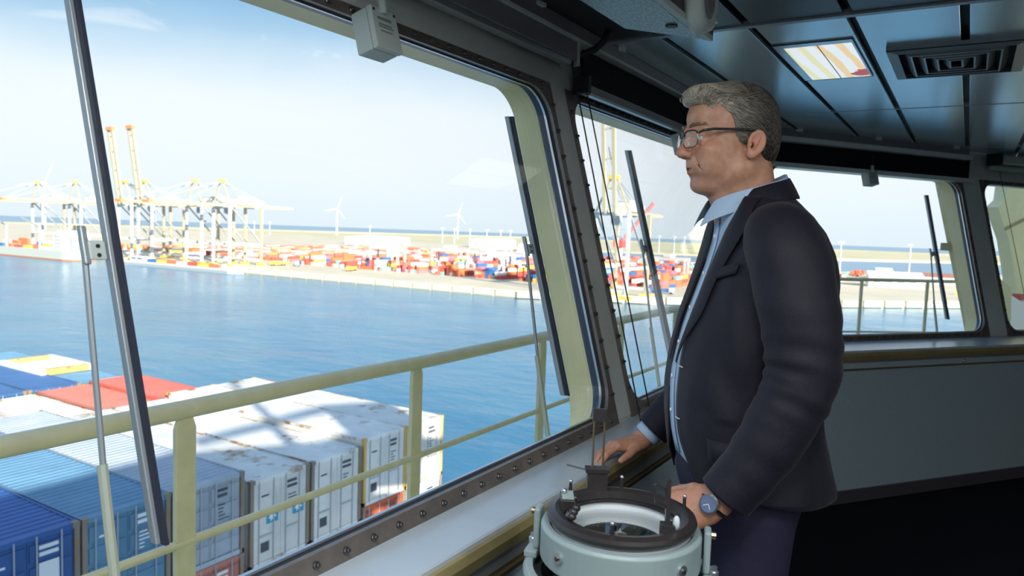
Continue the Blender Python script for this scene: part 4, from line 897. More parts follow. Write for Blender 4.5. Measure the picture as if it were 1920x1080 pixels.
turbine(2330, 1690, 92, 46, R(-20), 'right of the two white wind turbines beyond the yard')
turbine(1000, 2050, 118, 62, R(100), 'wind turbine behind the cranes at the far left')
# ---- light masts
lp = empty('light_mast', (1500, 1500, ZQ), 0, None, None)
MB().tube([(0, 0, 0), (0, 0, 36)], [1.1, .6], 6).build('pole', M['turb'], lp, loc='local'); MB().box((-2.5, -2.5, 35), (2.5, 2.5, 37)).build('lamp_head', M['turb'], lp, loc='local')
spots = [(1500, 1380, 'pale light mast right of the left turbine'), (1480, 1120, 'light mast in the row of masts, first from the left'), (1490, 1090, 'light mast in the row of masts, second from the left'), (1500, 1050, 'light mast in the row of masts, third from the left'), (1350, 900, 'thick light mast in the middle of the row'), (1500, 960, 'light mast right of the thick one'), (1480, 920, 'light mast in the row of masts, next to last'), (1500, 830, 'last light mast of the row, left of the right turbine'),
         (1500, 560, 'light mast right of the right turbine'), (1510, 530, 'light mast nearest the cream post'), (1500, 505, 'small light mast by the wiper bracket'), (1500, 1780, 'light mast just right of the crane girder'), (1460, 1800, 'light mast behind the crane girder end'),
         (900, 122, 'tall mast beyond the right-hand window, left one'), (1050, 62, 'tall mast beyond the right-hand window, right one')]
for j, (x, y, lab) in enumerate(spots):
    o_ = lp if j == 0 else copy_tree(lp); o_.location = (x, y, ZQ); tag(o_, lab, 'mast', 'light masts')
# ================================================================ COMPASS REPEATER ON ITS PEDESTAL
CX, CY = 1.141, .469; cc = (CX, CY, 0)
M['cp_grey'] = pm('compass_grey_paint', (.28, .36, .36), .38, var=.03); M['cp_black'] = pm('compass_black', (.028, .024, .024), .32); M['cp_white'] = pm('compass_white', (.62, .68, .70), .4)
M['cp_rod'] = pm('bronze_rod', (.30, .24, .14), .3, .8)
cp = empty('compass_repeater', (CX, CY, 0), 0, 'grey bearing compass on a round pedestal with black sighting ring, in the foreground', 'compass')
MB().lathe([(.20, 0), (.20, .03), (.165, .05), (.160, .90), (.163, .895), (.163, .930), (.158, .938), (.146, .938), (.146, .88), (.0, .87)], 56, cc).build('pedestal', M['cp_grey'], cp, smooth=False, bevel=.002)
MB().lathe([(.1465, .865), (.1465, .925), (.132, .925), (.132, .865)], 48, cc, close=True).build('inner_collar', M['cp_black'], cp)
gb = MB().lathe([(.131, .952), (.135, .956), (.135, 1.008), (.131, 1.013), (.120, 1.013), (.118, .952)], 64, cc, close=True).build('gimbal_ring', M['cp_grey'], cp, smooth=False, bevel=.0015)
for an in (158, -22, 68, 248):
    d = Vector((math.cos(R(an)), math.sin(R(an)), 0)); p = Vector((CX, CY, .984))
    MB().tube([p+d*.134, p+d*.1385], .0095, 12).build('gimbal_screw', M['alu'], gb); MB().tube([p+d*.138, p+d*.1415], .004, 6).build('screw_socket', M['bolt'], gb)
bw = MB().lathe([(.0, .93), (.085, .935), (.112, .96), (.118, 1.014), (.100, 1.014), (.094, .995), (.092, .982), (.0, .982)], 56, cc).build('bowl', M['cp_white'], cp, smooth=False)
MB().lathe([(.101, 1.0135), (.101, 1.0195), (.094, 1.0195), (.094, 1.0135)], 56, cc, close=True).build('bowl_lip', M['cp_black'], bw)
# card with degree marks
cdm = MB().lathe([(.0, .983), (.078, .983)], 48, cc); card = cdm.build('compass_card', pm('card_paper', (.60, .64, .62), .5), cp)
tk = MB()
for k in range(72):
    a = 2*PI*k/72; d = Vector((math.cos(a), math.sin(a), 0)); r0 = .062 if k % 6 == 0 else .070
    tk.bar(Vector((CX, CY, .9835))+d*r0, Vector((CX, CY, .9835))+d*.077, .0012, .0006)
tag(tk.build('degree_marks', M['cp_black'], card), kind='stuff')
for k in range(4):
    a = PI/2*k; d = Vector((math.cos(a+.4), math.sin(a+.4), 0)); e_ = Vector((-d.y, d.x, 0)); o_ = Vector((CX, CY, .9838))
    mesh('rose_point', [o_+d*.055, o_+e_*.008, o_-e_*.008, o_+d*.055+Vector((0, 0, .0004)), o_+e_*.008+Vector((0, 0, .0004)), o_-e_*.008+Vector((0, 0, .0004))], [(0, 2, 1), (3, 4, 5), (0, 1, 4, 3), (1, 2, 5, 4), (2, 0, 3, 5)], M['cr_grey'], card)
MB().lathe([(.0, .984), (.014, .984), (.012, .994), (.0, .996)], 20, cc).build('pivot_cap', M['brass'], card)
MB().lathe([(.0, 1.000), (.093, 1.000), (.093, 1.003), (.0, 1.003)], 48, cc).build('cover_glass', glassmat('compass_glass', 1.6), cp)
# azimuth ring with its two sights
az = MB().lathe([(.097, 1.022), (.124, 1.022), (.126, 1.027), (.124, 1.033), (.112, 1.036), (.099, 1.033)], 64, cc, close=True).build('azimuth_ring', M['cp_black'], cp, smooth=False)
def onr(an, r, z): return Vector((CX+r*math.cos(R(an)), CY+r*math.sin(R(an)), z))
right = Vector((.524, -.852, 0)); 
tv = MB().box((-.018, -.010, 1.03), (.018, .010, 1.066)).map(lambda v: onr(47, .112, 0)+right*v.x+Vector((.852, .524, 0))*v.y+Vector((0, 0, v.z))).build('target_sight', M['cp_black'], cp)
b0 = onr(47, .112, 0)
for s_ in (-.0095, .0095): MB().tube([b0+right*s_+Vector((0, 0, 1.062)), b0+right*s_+Vector((0, 0, 1.180))], .0021, 8).build('sight_rod', M['cp_rod'], tv)
MB().box((-.0125, -.003, 1.160), (.0125, .003, 1.183)).map(lambda v: b0+right*v.x+Vector((.852, .524, 0))*v.y+Vector((0, 0, v.z))).build('sight_head', M['cp_black'], tv)
MB().tube([b0+right*(-.012)+Vector((0, 0, 1.066)), b0+right*(-.048)+Vector((0, .01, 1.075))], .0018, 6).build('sun_shade_lever', M['alu'], tv)
MB().box((-.022, -.012, 1.066), (.022, .012, 1.073)).map(lambda v: b0+right*v.x+Vector((.852, .524, 0))*v.y+Vector((0, 0, v.z))).build('hinge', M['cp_black'], tv)
e0 = onr(-109, .098, 0); ev = MB().box((-.010, -.012, 1.025), (.010, .012, 1.045)).map(lambda v: e0+right*v.x+Vector((.852, .524, 0))*v.y+Vector((0, 0, v.z))).build('eye_sight', M['cp_black'], cp)
MB().bar(e0+Vector((0, 0, 1.04)), e0+right*(-.002)+Vector((0, 0, 1.118)), .007, .010, (.852, .524, 0)).build('eye_post', M['cp_black'], ev)
for q0, q1 in (((-.022, 1.108), (-.004, 1.100)), ((-.024, 1.108), (-.020, 1.078)), ((-.020, 1.078), (-.002, 1.072))):
    MB().bar(e0+right*q0[0]+Vector((0, 0, q0[1])), e0+right*q1[0]+Vector((0, 0, q1[1])), .004, .005, (.852, .524, 0)).build('eye_frame', M['cp_black'], ev)
MB().ball(e0+right*.014+Vector((0, 0, 1.047)), (.006, .006, .012)).build('eye_lens', M['cp_white'], ev, smooth=True)
# prism block and clamp on the left of the ring, small pins
pb = MB().box((-.012, -.022, 1.033), (.012, .022, 1.052)).map(lambda v: onr(112, .092, 0)+right*v.x+Vector((.852, .524, 0))*v.y+Vector((0, 0, v.z))).build('prism_block', M['cp_black'], cp, bevel=.002)
MB().box((-.010, -.018, 1.052), (.010, .010, 1.056)).map(lambda v: onr(112, .092, 0)+right*v.x+Vector((.852, .524, 0))*v.y+Vector((0, 0, v.z+v.y*.15))).build('prism_face', M['cp_grey'], pb)
MB().ball(onr(112, .092, 1.060)-right*.006, .005).build('thumb_screw', M['alu'], pb, smooth=True)
for an, r_ in ((140, .088), (150, .100), (95, .085), (128, .078)):
    MB().ball(onr(an, r_, 1.040), (.008, .008, .007)).build('clamp_knob', M['cp_black'], pb, smooth=True)
for an, r_ in ((23, .118), (-164, .110), (75, .116), (-45, .116)):
    MB().tube([onr(an, r_, 1.033), onr(an, r_, 1.052)], [.0035, .0028], 8).build('pin', M['cp_black'], cp); 
    MB().ball(onr(an, r_, 1.054), .0036).build('pin_head', M['alu'], cp, smooth=True)
# carrying brackets at the two sides
for an in (104, -72):
    def lb(x0, x1, y0, y1, z0, z1):
        ca, sa = math.cos(R(an)), math.sin(R(an))
        return MB().box((x0, y0, z0), (x1, y1, z1)).map(lambda v: Vector((CX+v.x*ca-v.y*sa, CY+v.x*sa+v.y*ca, v.z)))
    br = lb(.1385, .162, -.026, .026, .937, .950).build('bracket', M['cp_grey'], cp, bevel=.003)
    lb(.1375, .149, -.016, .016, .950, 1.022).build('upright', M['cp_grey'], br, bevel=.004)
    ca, sa = math.cos(R(an)), math.sin(R(an))
    MB().lathe([(.008, .950), (.008, .958), (.005, .959), (.005, .966)], 10, (CX+.156*ca+.014*sa, CY+.156*sa-.014*ca, 0)).build('bracket_nut', M['alu'], br)
    MB().tube([(CX+.148*ca, CY+.148*sa, 1.012), (CX+.156*ca, CY+.156*sa, 1.012)], .006, 10).build('pivot_screw', M['brass'], br)
# ================================================================ THE MAN
# ---- small implicit-surface kit (numpy): smooth unions of rounded solids, meshed with surface nets
def smin(a, b, k):
    h = np.clip(.5+.5*(b-a)/k, 0, 1); return b*(1-h)+a*h-k*h*(1-h)
def smax(a, b, k): return -smin(-a, -b, k)
def ell(P, c, r):
    q = (P-np.array(c, np.float32))/np.array(r, np.float32); k0 = np.sqrt((q*q).sum(-1)); k1 = np.sqrt(((q/np.array(r, np.float32))**2).sum(-1))+1e-9
    return k0*(k0-1)/k1
def cap(P, a, b, ra, rb):
    a = np.array(a, np.float32); b = np.array(b, np.float32); ab = b-a; pa = P-a
    t = np.clip((pa@ab)/max(ab@ab, 1e-12), 0, 1); d = pa-t[..., None]*ab
    return np.sqrt((d*d).sum(-1))-(ra+(rb-ra)*t)
def nets(f, lo, hi, h):
    ax = [np.arange(lo[i], hi[i]+h, h, dtype=np.float32) for i in range(3)]
    G = np.stack(np.meshgrid(*ax, indexing='ij'), -1); v = f(G).astype(np.float32); s = v < 0
    nx, ny, nz = v.shape
    c = np.zeros((nx-1, ny-1, nz-1), np.int8)
    for i in (0, 1):
        for j in (0, 1):
            for k in (0, 1): c += s[i:nx-1+i, j:ny-1+j, k:nz-1+k]
    act = (c > 0) & (c < 8); idx = -np.ones(act.shape, np.int64); I = np.argwhere(act); idx[act] = np.arange(len(I))
    acc = np.zeros((len(I), 3)); cnt = np.zeros(len(I))
    cor = [(i, j, k) for i in (0, 1) for j in (0, 1) for k in (0, 1)]
    for a in cor:
        for b in cor:
            if sum(abs(a[q]-b[q]) for q in range(3)) == 1 and a < b:
                va = v[I[:, 0]+a[0], I[:, 1]+a[1], I[:, 2]+a[2]]; vb = v[I[:, 0]+b[0], I[:, 1]+b[1], I[:, 2]+b[2]]
                m = (va < 0) != (vb < 0); t = np.where(m, va/np.where(va-vb == 0, 1, va-vb), 0)
                p = np.array(a)+(np.array(b)-np.array(a))*t[:, None]; acc += p*m[:, None]; cnt += m
    V = np.array(lo)+(I+acc/cnt[:, None])*h
    F = []
    for d in range(3):
        e, g = (d+1) % 3, (d+2) % 3
        sl = [slice(None)]*3; sl2 = [slice(None)]*3; sl[d] = slice(0, -1); sl2[d] = slice(1, None)
        ch = s[tuple(sl)] != s[tuple(sl2)]; E_ = np.argwhere(ch)
        E_ = E_[(E_[:, e] > 0) & (E_[:, g] > 0) & (E_[:, e] < v.shape[e]-1) & (E_[:, g] < v.shape[g]-1)]
        if not len(E_): continue
        sg = s[tuple(E_.T)]
        q = []
        for de, dg in ((1, 1), (0, 1), (0, 0), (1, 0)):
            o = E_.copy(); o[:, e] -= de; o[:, g] -= dg; q.append(idx[tuple(o.T)])
        q = np.stack(q, 1); q[~sg] = q[~sg][:, ::-1]; F.append(q)
    return V, np.concatenate(F)
def crv(xs, ys, x):
    """smooth (Catmull-Rom) interpolation through a table"""
    xs = list(xs); n = len(xs); x = min(max(x, xs[0]), xs[-1]); i = max(0, min(n-2, int(np.searchsorted(xs, x)-1)))
    t = (x-xs[i])/(xs[i+1]-xs[i]); y0 = ys[max(i-1, 0)]; y1 = ys[i]; y2 = ys[i+1]; y3 = ys[min(i+2, n-1)]
    return .5*((2*y1)+(-y0+y2)*t+(2*y0-5*y1+4*y2-y3)*t*t+(-y0+3*y1-3*y2+y3)*t**3)
MANX, MANY, MROT = 1.732, .447, R(28)
man = empty('person', (MANX, MANY, 0), MROT, 'grey-haired man in glasses, dark jacket and pale blue shirt, looking out of the window', 'person')
HEAD_TURN = R(12); CHEST_TURN = R(6); TURN = None
def turned(V, a, cx, cy):
    V = np.asarray([tuple(v) for v in V], float); c_, s_ = math.cos(a), math.sin(a); W_ = V.copy()
    W_[:, 0] = cx+(V[:, 0]-cx)*c_-(V[:, 1]-cy)*s_; W_[:, 1] = cy+(V[:, 0]-cx)*s_+(V[:, 1]-cy)*c_; return W_
def mm(name, V, F, mat, parent=man, **k):
    if TURN == 'head': V = turned(V, HEAD_TURN, 0, .005)
    if TURN == 'chest': V = turned(V, CHEST_TURN, 0, -.03)
    return mesh(name, V, F, mat, parent, loc='local', **k)
# skin: ruddy, slightly uneven
M['skin'] = pm('skin', (.47, .235, .145), .42, col2=(.60, .335, .22), vscale=38, bump=.25, bscale=420, spec=.45, sss=.12)
N = M['skin'].node_tree.nodes; L = M['skin'].node_tree.links; b_ = N['Principled BSDF']; src_ = b_.inputs['Base Color'].links[0].from_socket
at_ = N.new('ShaderNodeAttribute'); at_.attribute_name = 'tint'; sp_ = N.new('ShaderNodeSeparateColor'); L.new(at_.outputs['Color'], sp_.inputs[0])
prev_ = src_
for ch_, c_ in (('Red', (.42, .13, .10, 1)), ('Green', (.58, .22, .14, 1)), ('Blue', (.30, .18, .13, 1))):     # lips, ruddy parts, shaven chin
    mx_ = N.new('ShaderNodeMixRGB'); L.new(sp_.outputs[ch_], mx_.inputs[0]); L.new(prev_, mx_.inputs[1]); mx_.inputs[2].default_value = c_; prev_ = mx_.outputs[0]
L.new(prev_, b_.inputs['Base Color'])
M['jacket'] = pm('dark_jacket_cloth', (.0085, .0078, .0165), .62, var=.25, vscale=240, bump=.35, bscale=700, spec=.35)
b_ = M['jacket'].node_tree.nodes['Principled BSDF']; b_.inputs['Sheen Weight'].default_value = .08; b_.inputs['Sheen Roughness'].default_value = .4
M['shirt'] = pm('pale_blue_shirt', (.42, .57, .74), .7, var=.05, vscale=300, bump=.1, bscale=600)
M['trouser'] = pm('navy_trousers', (.017, .015, .045), .75, var=.1, vscale=60, bump=.15, bscale=300)
M['shoe'] = pm('black_leather', (.012, .011, .011), .3)
# ---- hands: palm, five fingers with knuckles and a thumb
FL = ((.046, .027, .022, .0092), (.050, .030, .023, .0094), (.045, .028, .022, .0090), (.036, .021, .020, .0080))
def hand(wrist, fore, d, back, side, curls, spread, thumb):
    w = np.array(wrist); d = np.array(d)/np.linalg.norm(d); back = np.array(back, float); back -= d*(back@d); back /= np.linalg.norm(back)
    side_ = np.cross(d, back); side_ = side_ if side_@np.array(side) > 0 else -side_
    pal = []; fin = []
    for i, (l, wd, bk) in enumerate(((.094, .030, .003), (.097, .0095, .006), (.091, -.0115, .004), (.083, -.0305, -.001))):
        K = w+d*l+side_*wd+back*bk
        pal.append((w+side_*(wd*.55)+back*.001, K, .0165, .0118)); pal.append((w+d*.03+side_*wd*.8-back*.008, K-back*.006-d*.012, .013, .011))
        p = K; a = 0
        for j in range(3):
            a += curls[i][j]; dr = d*math.cos(a)-back*math.sin(a)+side_*spread[i]; dr /= np.linalg.norm(dr); q = p+dr*FL[i][j]
            r0 = FL[i][3]*(1.0, .95, .86)[j]; r1 = FL[i][3]*(.95, .86, .70)[j]; fin.append((i, p, q, r0, r1))
            if j < 2: fin.append((i, q, q+dr*1e-4, r1*1.08, r1*1.08))
            p = q
    pal.append((w+side_*.020+d*.012-back*.006, w+side_*.038+d*.050-back*.010, .0185, .0145)); pal.append((w-side_*.024+d*.02-back*.006, w-side_*.032+d*.06-back*.006, .014, .012))
    fo = np.array(fore)-w; fo = fo/np.linalg.norm(fo)*.09
    pal.append((w+fo, w, .029, .0245)); pal.append((w+fo+side_*.006, w+side_*.008, .026, .022)); pal.append((w+fo-side_*.006, w-side_*.008, .026, .022))
    T = w+side_*.040+d*.046-back*.008; td = d*thumb[0]+side_*thumb[1]-back*thumb[2]; td /= np.linalg.norm(td); t2 = td*.9+d*thumb[3]; t2 /= np.linalg.norm(t2)
    fin.append((4, T, T+td*.040, .0125, .0105)); fin.append((4, T+td*.040, T+td*.040+t2*.034, .0108, .0085))
    def f(P):
        r = None
        for a, b, ra, rb in pal:
            v = cap(P, a, b, ra, rb); r = v if r is None else smin(r, v, .010)
        gs = {}
        for i, a, b, ra, rb in fin:
            v = cap(P, a, b, ra, rb); gs[i] = v if i not in gs else smin(gs[i], v, .003)
        fi = None
        for i in gs: fi = gs[i] if fi is None else np.minimum(fi, gs[i])
        return smin(r, fi, .005)
    pts = np.array([q for x in pal for q in x[:2]]+[q for x in fin for q in x[1:3]])
    return nets(f, pts.min(0)-.03, pts.max(0)+.03, .0024)
RW, LW = (.308, .168, .932), (-.250, .075, .968)
rv, rf = hand(RW, (.314, .070, 1.035), (-.46, .86, -.13), (.10, .25, .96), (-1, -.4, 0), [(.30, .42, .32), (.34, .44, .34), (.38, .46, .36), (.42, .48, .36)], (.05, .0, -.05, -.10), (.86, .34, .30, .35))
lv, lf = hand(LW, (-.258, .014, 1.050), (.28, .86, -.40), (-.80, .30, .62), (.35, .25, .75), [(.45, .6, .5), (.5, .65, .5), (.55, .65, .5), (.6, .65, .5)], (.03, 0, -.03, -.06), (.8, .3, .5, .3))
# ---- head and neck
def head(P):
    A = np.abs(P[..., 0]); Q = P.copy(); Q[..., 0] = A          # mirror: work on one side
    f = ell(P, (0, .038, 1.764), (.0745, .097, .079))
    f = smin(f, ell(P, (0, .082, 1.772), (.060, .060, .050)), .02)         # forehead
    f = smin(f, ell(P, (0, .070, 1.692), (.0635, .068, .080)), .025)       # face
    f = smin(f, cap(Q, (.050, .030, 1.660), (.022, .098, 1.622), .0225, .0185), .022)   # jaw line
    f = smin(f, ell(P, (0, .108, 1.620), (.026, .021, .0185)), .016)       # chin
    f = smin(f, ell(Q, (.041, .104, 1.694), (.024, .024, .020)), .018)     # cheekbone
    f = smin(f, ell(Q, (.036, .100, 1.662), (.026, .026, .026)), .018)     # cheek
    f = smin(f, cap(Q, (.046, .120, 1.7405), (.014, .1385, 1.7405), .0085, .0090), .012) # brow
    f = smax(f, -ell(Q, (.034, .146, 1.7195), (.0165, .0175, .0130)), .012)              # eye socket
    f = smin(f, ell(P, (0, .118, 1.660), (.030, .020, .024)), .015)        # muzzle
    f = smin(f, cap(P, (0, .1380, 1.730), (0, .1535, 1.698), .0080, .0100), .010)         # nose ridge
    f = smin(f, ell(P, (0, .1550, 1.6895), (.0138, .0132, .0118)), .008)    # nose tip
    f = smin(f, ell(Q, (.0142, .1415, 1.6855), (.0085, .0125, .0088)), .005)
    f = smax(f, -ell(Q, (.0068, .1495, 1.6790), (.0036, .0055, .0034)), .002)             # nostril
    f = smin(f, cap(Q, (.004, .1350, 1.6590), (.0260, .1215, 1.6575), .0054, .0026), .004) # upper lip
    f = smin(f, cap(Q, (.0, .1345, 1.6465), (.0200, .1235, 1.6505), .0062, .0034), .004)   # lower lip
    f = smax(f, -cap(Q, (.0, .1405, 1.6532), (.0330, .1180, 1.6600), .0032, .0026), .0018) # mouth line
    f = smax(f, -cap(Q, (.0205, .1375, 1.6830), (.0385, .1190, 1.6520), .0028, .0024), .007) # smile fold
    f = smax(f, -cap(Q, (.020, .1345, 1.7065), (.046, .1210, 1.7020), .0024, .0016), .005) # under-eye fold
    f = smax(f, -cap(Q, (.0530, .1040, 1.7190), (.0600, .0930, 1.7250), .0015, .0008), .004) # crow's foot
    f = smax(f, -cap(Q, (.0530, .1030, 1.7130), (.0610, .0920, 1.7120), .0015, .0008), .004)
    f = smax(f, -cap(Q, (.0, .139, 1.6335), (.018, .130, 1.6360), .0040, .002), .008)      # under the lip
    f = smin(f, cap(P, (0, .004, 1.670), (0, -.018, 1.520), .0600, .0690), .025)           # neck
    f = smin(f, cap(P, (0, .058, 1.630), (0, .026, 1.545), .034, .036), .030)              # throat
    # upper and lower lids around the eyeball
    lid = ell(Q, (.0325, .1225, 1.7205), (.0150, .0142, .0140)); op = np.maximum(np.abs(P[..., 2]-1.7200-.0010)-.0038, -(P[..., 1]-.1260))
    f = smin(f, smax(lid, -op, .0015), .004)
    # ear
    X = Q-np.array((.0785, .019, 1.7075), np.float32); c_, s_ = math.cos(.22), math.sin(.22)
    Y = X[..., 1]*c_+X[..., 2]*s_; Zz = -X[..., 1]*s_+X[..., 2]*c_; Xx = X[..., 0]-.30*(-Y)-.004
    E3 = np.stack([Xx, Y, Zz], -1)
    er = ell(E3, (0, 0, .004), (.0065, .0190, .0290)); er = smin(er, ell(E3, (-.001, .004, -.0230), (.0060, .0095, .0100)), .008)
    er = smax(er, -ell(E3, (.0075, .001, .007), (.0082, .0135, .0215)), .002); er = smax(er, -ell(E3, (.005, .0060, -.004), (.0105, .0075, .0095)), .002)
    er = smin(er, cap(E3, (.0025, -.0075, .017), (.0025, -.0045, -.010), .0026, .0030), .002)
    er = smin(er, ell(E3, (.003, .0125, -.004), (.004, .0035, .0050)), .003)
    return smin(f, er, .005)
hv, hf = nets(head, (-.115, -.10, 1.49), (.115, .19, 1.862), .0027)
# ---- torso, limbs (mostly under the clothes)
LS, LE = (-.185, -.035, 1.520), (-.262, -.070, 1.250); RS, RE = (.185, -.035, 1.520), (.305, -.055, 1.235)
def trunk(P):
    f = ell(P, (0, -.03, 1.36), (.165, .105, .20)); f = smin(f, ell(P, (0, -.005, 1.14), (.150, .125, .17)), .06); f = smin(f, ell(P, (0, -.03, .97), (.160, .125, .13)), .05)
    f = smin(f, cap(P, (-.15, -.03, 1.50), (.15, -.03, 1.50), .055, .055), .04); f = smin(f, cap(P, (0, -.015, 1.60), (0, -.02, 1.48), .058, .068), .03)
    for S_, E_, W_ in ((LS, LE, LW), (RS, RE, RW)):
        f = smin(f, cap(P, S_, E_, .050, .040), .03); f = smin(f, cap(P, E_, W_, .040, .026), .015)
    for sx in (-1, 1):
        f = smin(f, cap(P, (sx*.095, -.03, .92), (sx*.105, -.015, .50), .085, .055), .04); f = smin(f, cap(P, (sx*.105, -.015, .50), (sx*.110, -.045, .10), .053, .040), .02)
        f = smin(f, cap(P, (sx*.110, -.04, .055), (sx*.120, .13, .045), .036, .032), .02)
    return f
tv_, tf_ = nets(trunk, (-.42, -.25, .005), (.42, .30, 1.60), .011)
Q_ = hv.copy(); Q_[:, 0] = np.abs(Q_[:, 0]); Q_ = Q_.astype(np.float32)
lipd = np.minimum(cap(Q_, (.002, .1350, 1.6590), (.0250, .1220, 1.6572), .0054, .0026), cap(Q_, (.0, .1345, 1.6465), (.0200, .1235, 1.6505), .0062, .0034))
t_lip = np.clip(1-np.abs(lipd)/.0022, 0, 1)*.75
t_rud = np.clip(np.maximum.reduce([1-np.linalg.norm(Q_-np.array(c_), axis=1)/r_ for c_, r_ in (((.036, .122, 1.695), .030), ((.0, .160, 1.690), .022), ((.082, .018, 1.710), .045))]), 0, 1)*.7
t_chin = np.clip(1-np.linalg.norm((Q_-np.array((.0, .085, 1.632)))/np.array((.075, .075, .036)), axis=1), 0, 1)*.55*(1-t_lip)
tint = np.zeros((0, 4)); t4 = np.stack([t_lip, t_rud, t_chin, np.ones(len(hv))], 1)
hv = turned(hv, HEAD_TURN, 0, .005)
Vb = np.concatenate([hv, tv_, lv, rv]); Fb = np.concatenate([hf, tf_+len(hv), lf+len(hv)+len(tv_), rf+len(hv)+len(tv_)+len(lv)])
body = mm('body', Vb, Fb, M['skin'], smooth=True)
tc_ = np.zeros((len(Vb), 4)); tc_[:, 3] = 1; tc_[:len(hv)] = t4; tc_[len(hv)+len(tv_):, 1] = .25
ca_ = body.data.color_attributes.new('tint', 'FLOAT_COLOR', 'POINT'); ca_.data.foreach_set('color', tc_.ravel().tolist())
# ---- eyes
TURN = 'head'
M['eyewhite'] = pm('eye_white', (.70, .66, .62), .15); M['iris'] = pm('iris', (.10, .14, .18), .1); M['brow'] = pm('eyebrow', (.30, .23, .17), .7)
for sx in (-1, 1):
    ey = mm('eye', *(lambda m_: ([tuple(v) for v in m_.V], m_.F))(MB().ball((sx*.0325, .1225, 1.7205), .0126, 16, 12)), M['eyewhite'], body, smooth=True)
    mm('iris', *(lambda m_: ([tuple(v) for v in m_.V], m_.F))(MB().ball((sx*.0325, .1305, 1.7205), (.0062, .0052, .0062), 14, 8)), M['iris'], ey, smooth=True)
    eb = MB()
    rb_ = random.Random(3)
    for k in range(70):
        t = rb_.random(); p = Vector((sx*(.016+.036*t), .1475-.0010*t-.024*t*t, 1.7455+.006*math.sin(t*2.2)+rb_.uniform(-.003, .003)))
        d = Vector((sx*.6, -.2*t, .35-.5*t)).normalized()*rb_.uniform(.006, .010); eb.tube([p, p+d*.5+Vector((0, .001, 0)), p+d], [.0007, .0006, .0002], 3)
    mm('eyebrow', [tuple(v) for v in eb.V], eb.F, M['brow'], body)
# ---- hair: a cap with many combed strands
HL = ([-.09, -.06, -.03, -.010, .0, .038, .044, .058, .066, .078, .095, .125, .17], [1.652, 1.655, 1.662, 1.680, 1.728, 1.732, 1.705, 1.705, 1.752, 1.776, 1.788, 1.796, 1.800])
def hairf(P):
    f = ell(P, (0, .036, 1.766), (.0790, .1005, .0850)); f = smin(f, ell(P, (0, -.015, 1.715), (.066, .049, .065)), .03)
    f = smin(f, ell(P, (0, .112, 1.812), (.058, .044, .026)), .022)
    zl = np.interp(P[..., 1], *HL).astype(np.float32)
    f = smax(f, (zl-P[..., 2])*.8, .004)
    n_ = np.sin(P[..., 1]*160+P[..., 2]*110+np.sin(P[..., 0]*90)*2)*np.sin(P[..., 2]*140-P[..., 0]*60)*.0008
    return f+n_
gv, gf = nets(hairf, (-.10, -.09, 1.63), (.10, .18, 1.868), .003)
hm = bpy.data.materials.new('grey_hair'); hm.use_nodes = True; N = hm.node_tree.nodes; L = hm.node_tree.links; b = N['Principled BSDF']; b.inputs['Roughness'].default_value = .38; b.inputs['Specular IOR Level'].default_value = .5
at = N.new('ShaderNodeAttribute'); at.attribute_name = 'tone'; L.new(at.outputs['Color'], b.inputs['Base Color'])
rh = random.Random(11)
def tone(y, z, r_):
    fr_ = min(1, max(0, (y+.01)/.14)); g_ = .05+.95*fr_**1.5; g_ *= r_
    return (.035+.64*g_, .029+.58*g_, .023+.47*g_, 1)
V = [tuple(v) for v in gv]; F = [tuple(f_) for f_ in gf]; colr = [tone(v[1], v[2], .55) for v in V]
def ellH(P): return smin(smin(ell(P, (0, .036, 1.766), (.0790, .1005, .0850)), ell(P, (0, -.015, 1.715), (.066, .049, .065)), .03), ell(P, (0, .112, 1.812), (.058, .044, .026)), .022)
def hgrad(P):
    P = P.astype(np.float32); f0 = ellH(P); e_ = np.float32(.002); g = np.stack([ellH(P+np.eye(3, dtype=np.float32)[i]*e_)-f0 for i in range(3)], -1)
    return f0[:, None], g/(np.linalg.norm(g, axis=1, keepdims=True)+1e-9)
rng = np.random.default_rng(11); n0 = 26000
a_ = rng.uniform(0, 2*PI, n0); u_ = rng.uniform(-.75, 1, n0); s_ = np.sqrt(1-u_*u_)
P_ = np.stack([.079*s_*np.cos(a_), .036+.105*s_*np.sin(a_), 1.766+.09*u_], 1)
for q in range(2): f0, n_ = hgrad(P_); P_ = P_-n_*f0
keep = (P_[:, 2] > np.interp(P_[:, 1], *HL)+.001) & ((P_[:, 0] < .03) | (rng.random(n0) < .4)); P_ = P_[keep][:7500]; n0 = len(P_)
f0, n_ = hgrad(P_); x_, y_, z_ = P_.T; top_ = np.clip((z_-1.795)/.03, 0, 1)[:, None]
flow = np.array([0, -1, -.55])*(1-top_)+np.stack([.35*np.where(x_ < .02, 1, -.3), np.where(y_ > .03, .9, -.8), np.full(n0, .05)], 1)*top_
flow[y_ < -.02] = (0, -.25, -1); flow[(y_ > .10) & (z_ > 1.79)] = (-.5, .5, -.35)
clump = np.stack([np.sin(P_[:, 1]*140+P_[:, 2]*60), np.sin(P_[:, 2]*130+P_[:, 0]*70), np.sin(P_[:, 0]*120+P_[:, 1]*90)], 1)
flow = flow+rng.uniform(-.16, .16, (n0, 3))+.16*clump
Ls = (rng.uniform(.020, .040, n0)*np.where(top_[:, 0] > .5, 1.3, .9)*np.where(y_ < -.01, .65, 1))[:, None]
lift = (rng.uniform(.0006, .0036, n0)+.003*top_[:, 0])[:, None]
pts = [P_-n_*.002]; q_ = P_.copy()
for k in range(1, 5):
    f0, n_ = hgrad(q_); t_ = flow-n_*(flow*n_).sum(1, keepdims=True); t_ /= np.linalg.norm(t_, axis=1, keepdims=True)+1e-9; q_ = q_+t_*Ls/4; f0, n_ = hgrad(q_); q_ = q_-n_*f0
    pts.append(q_+n_*lift*math.sin(PI*min(1, k/4*.8+.1)))
sv = []; b1 = np.cross(t_, n_)
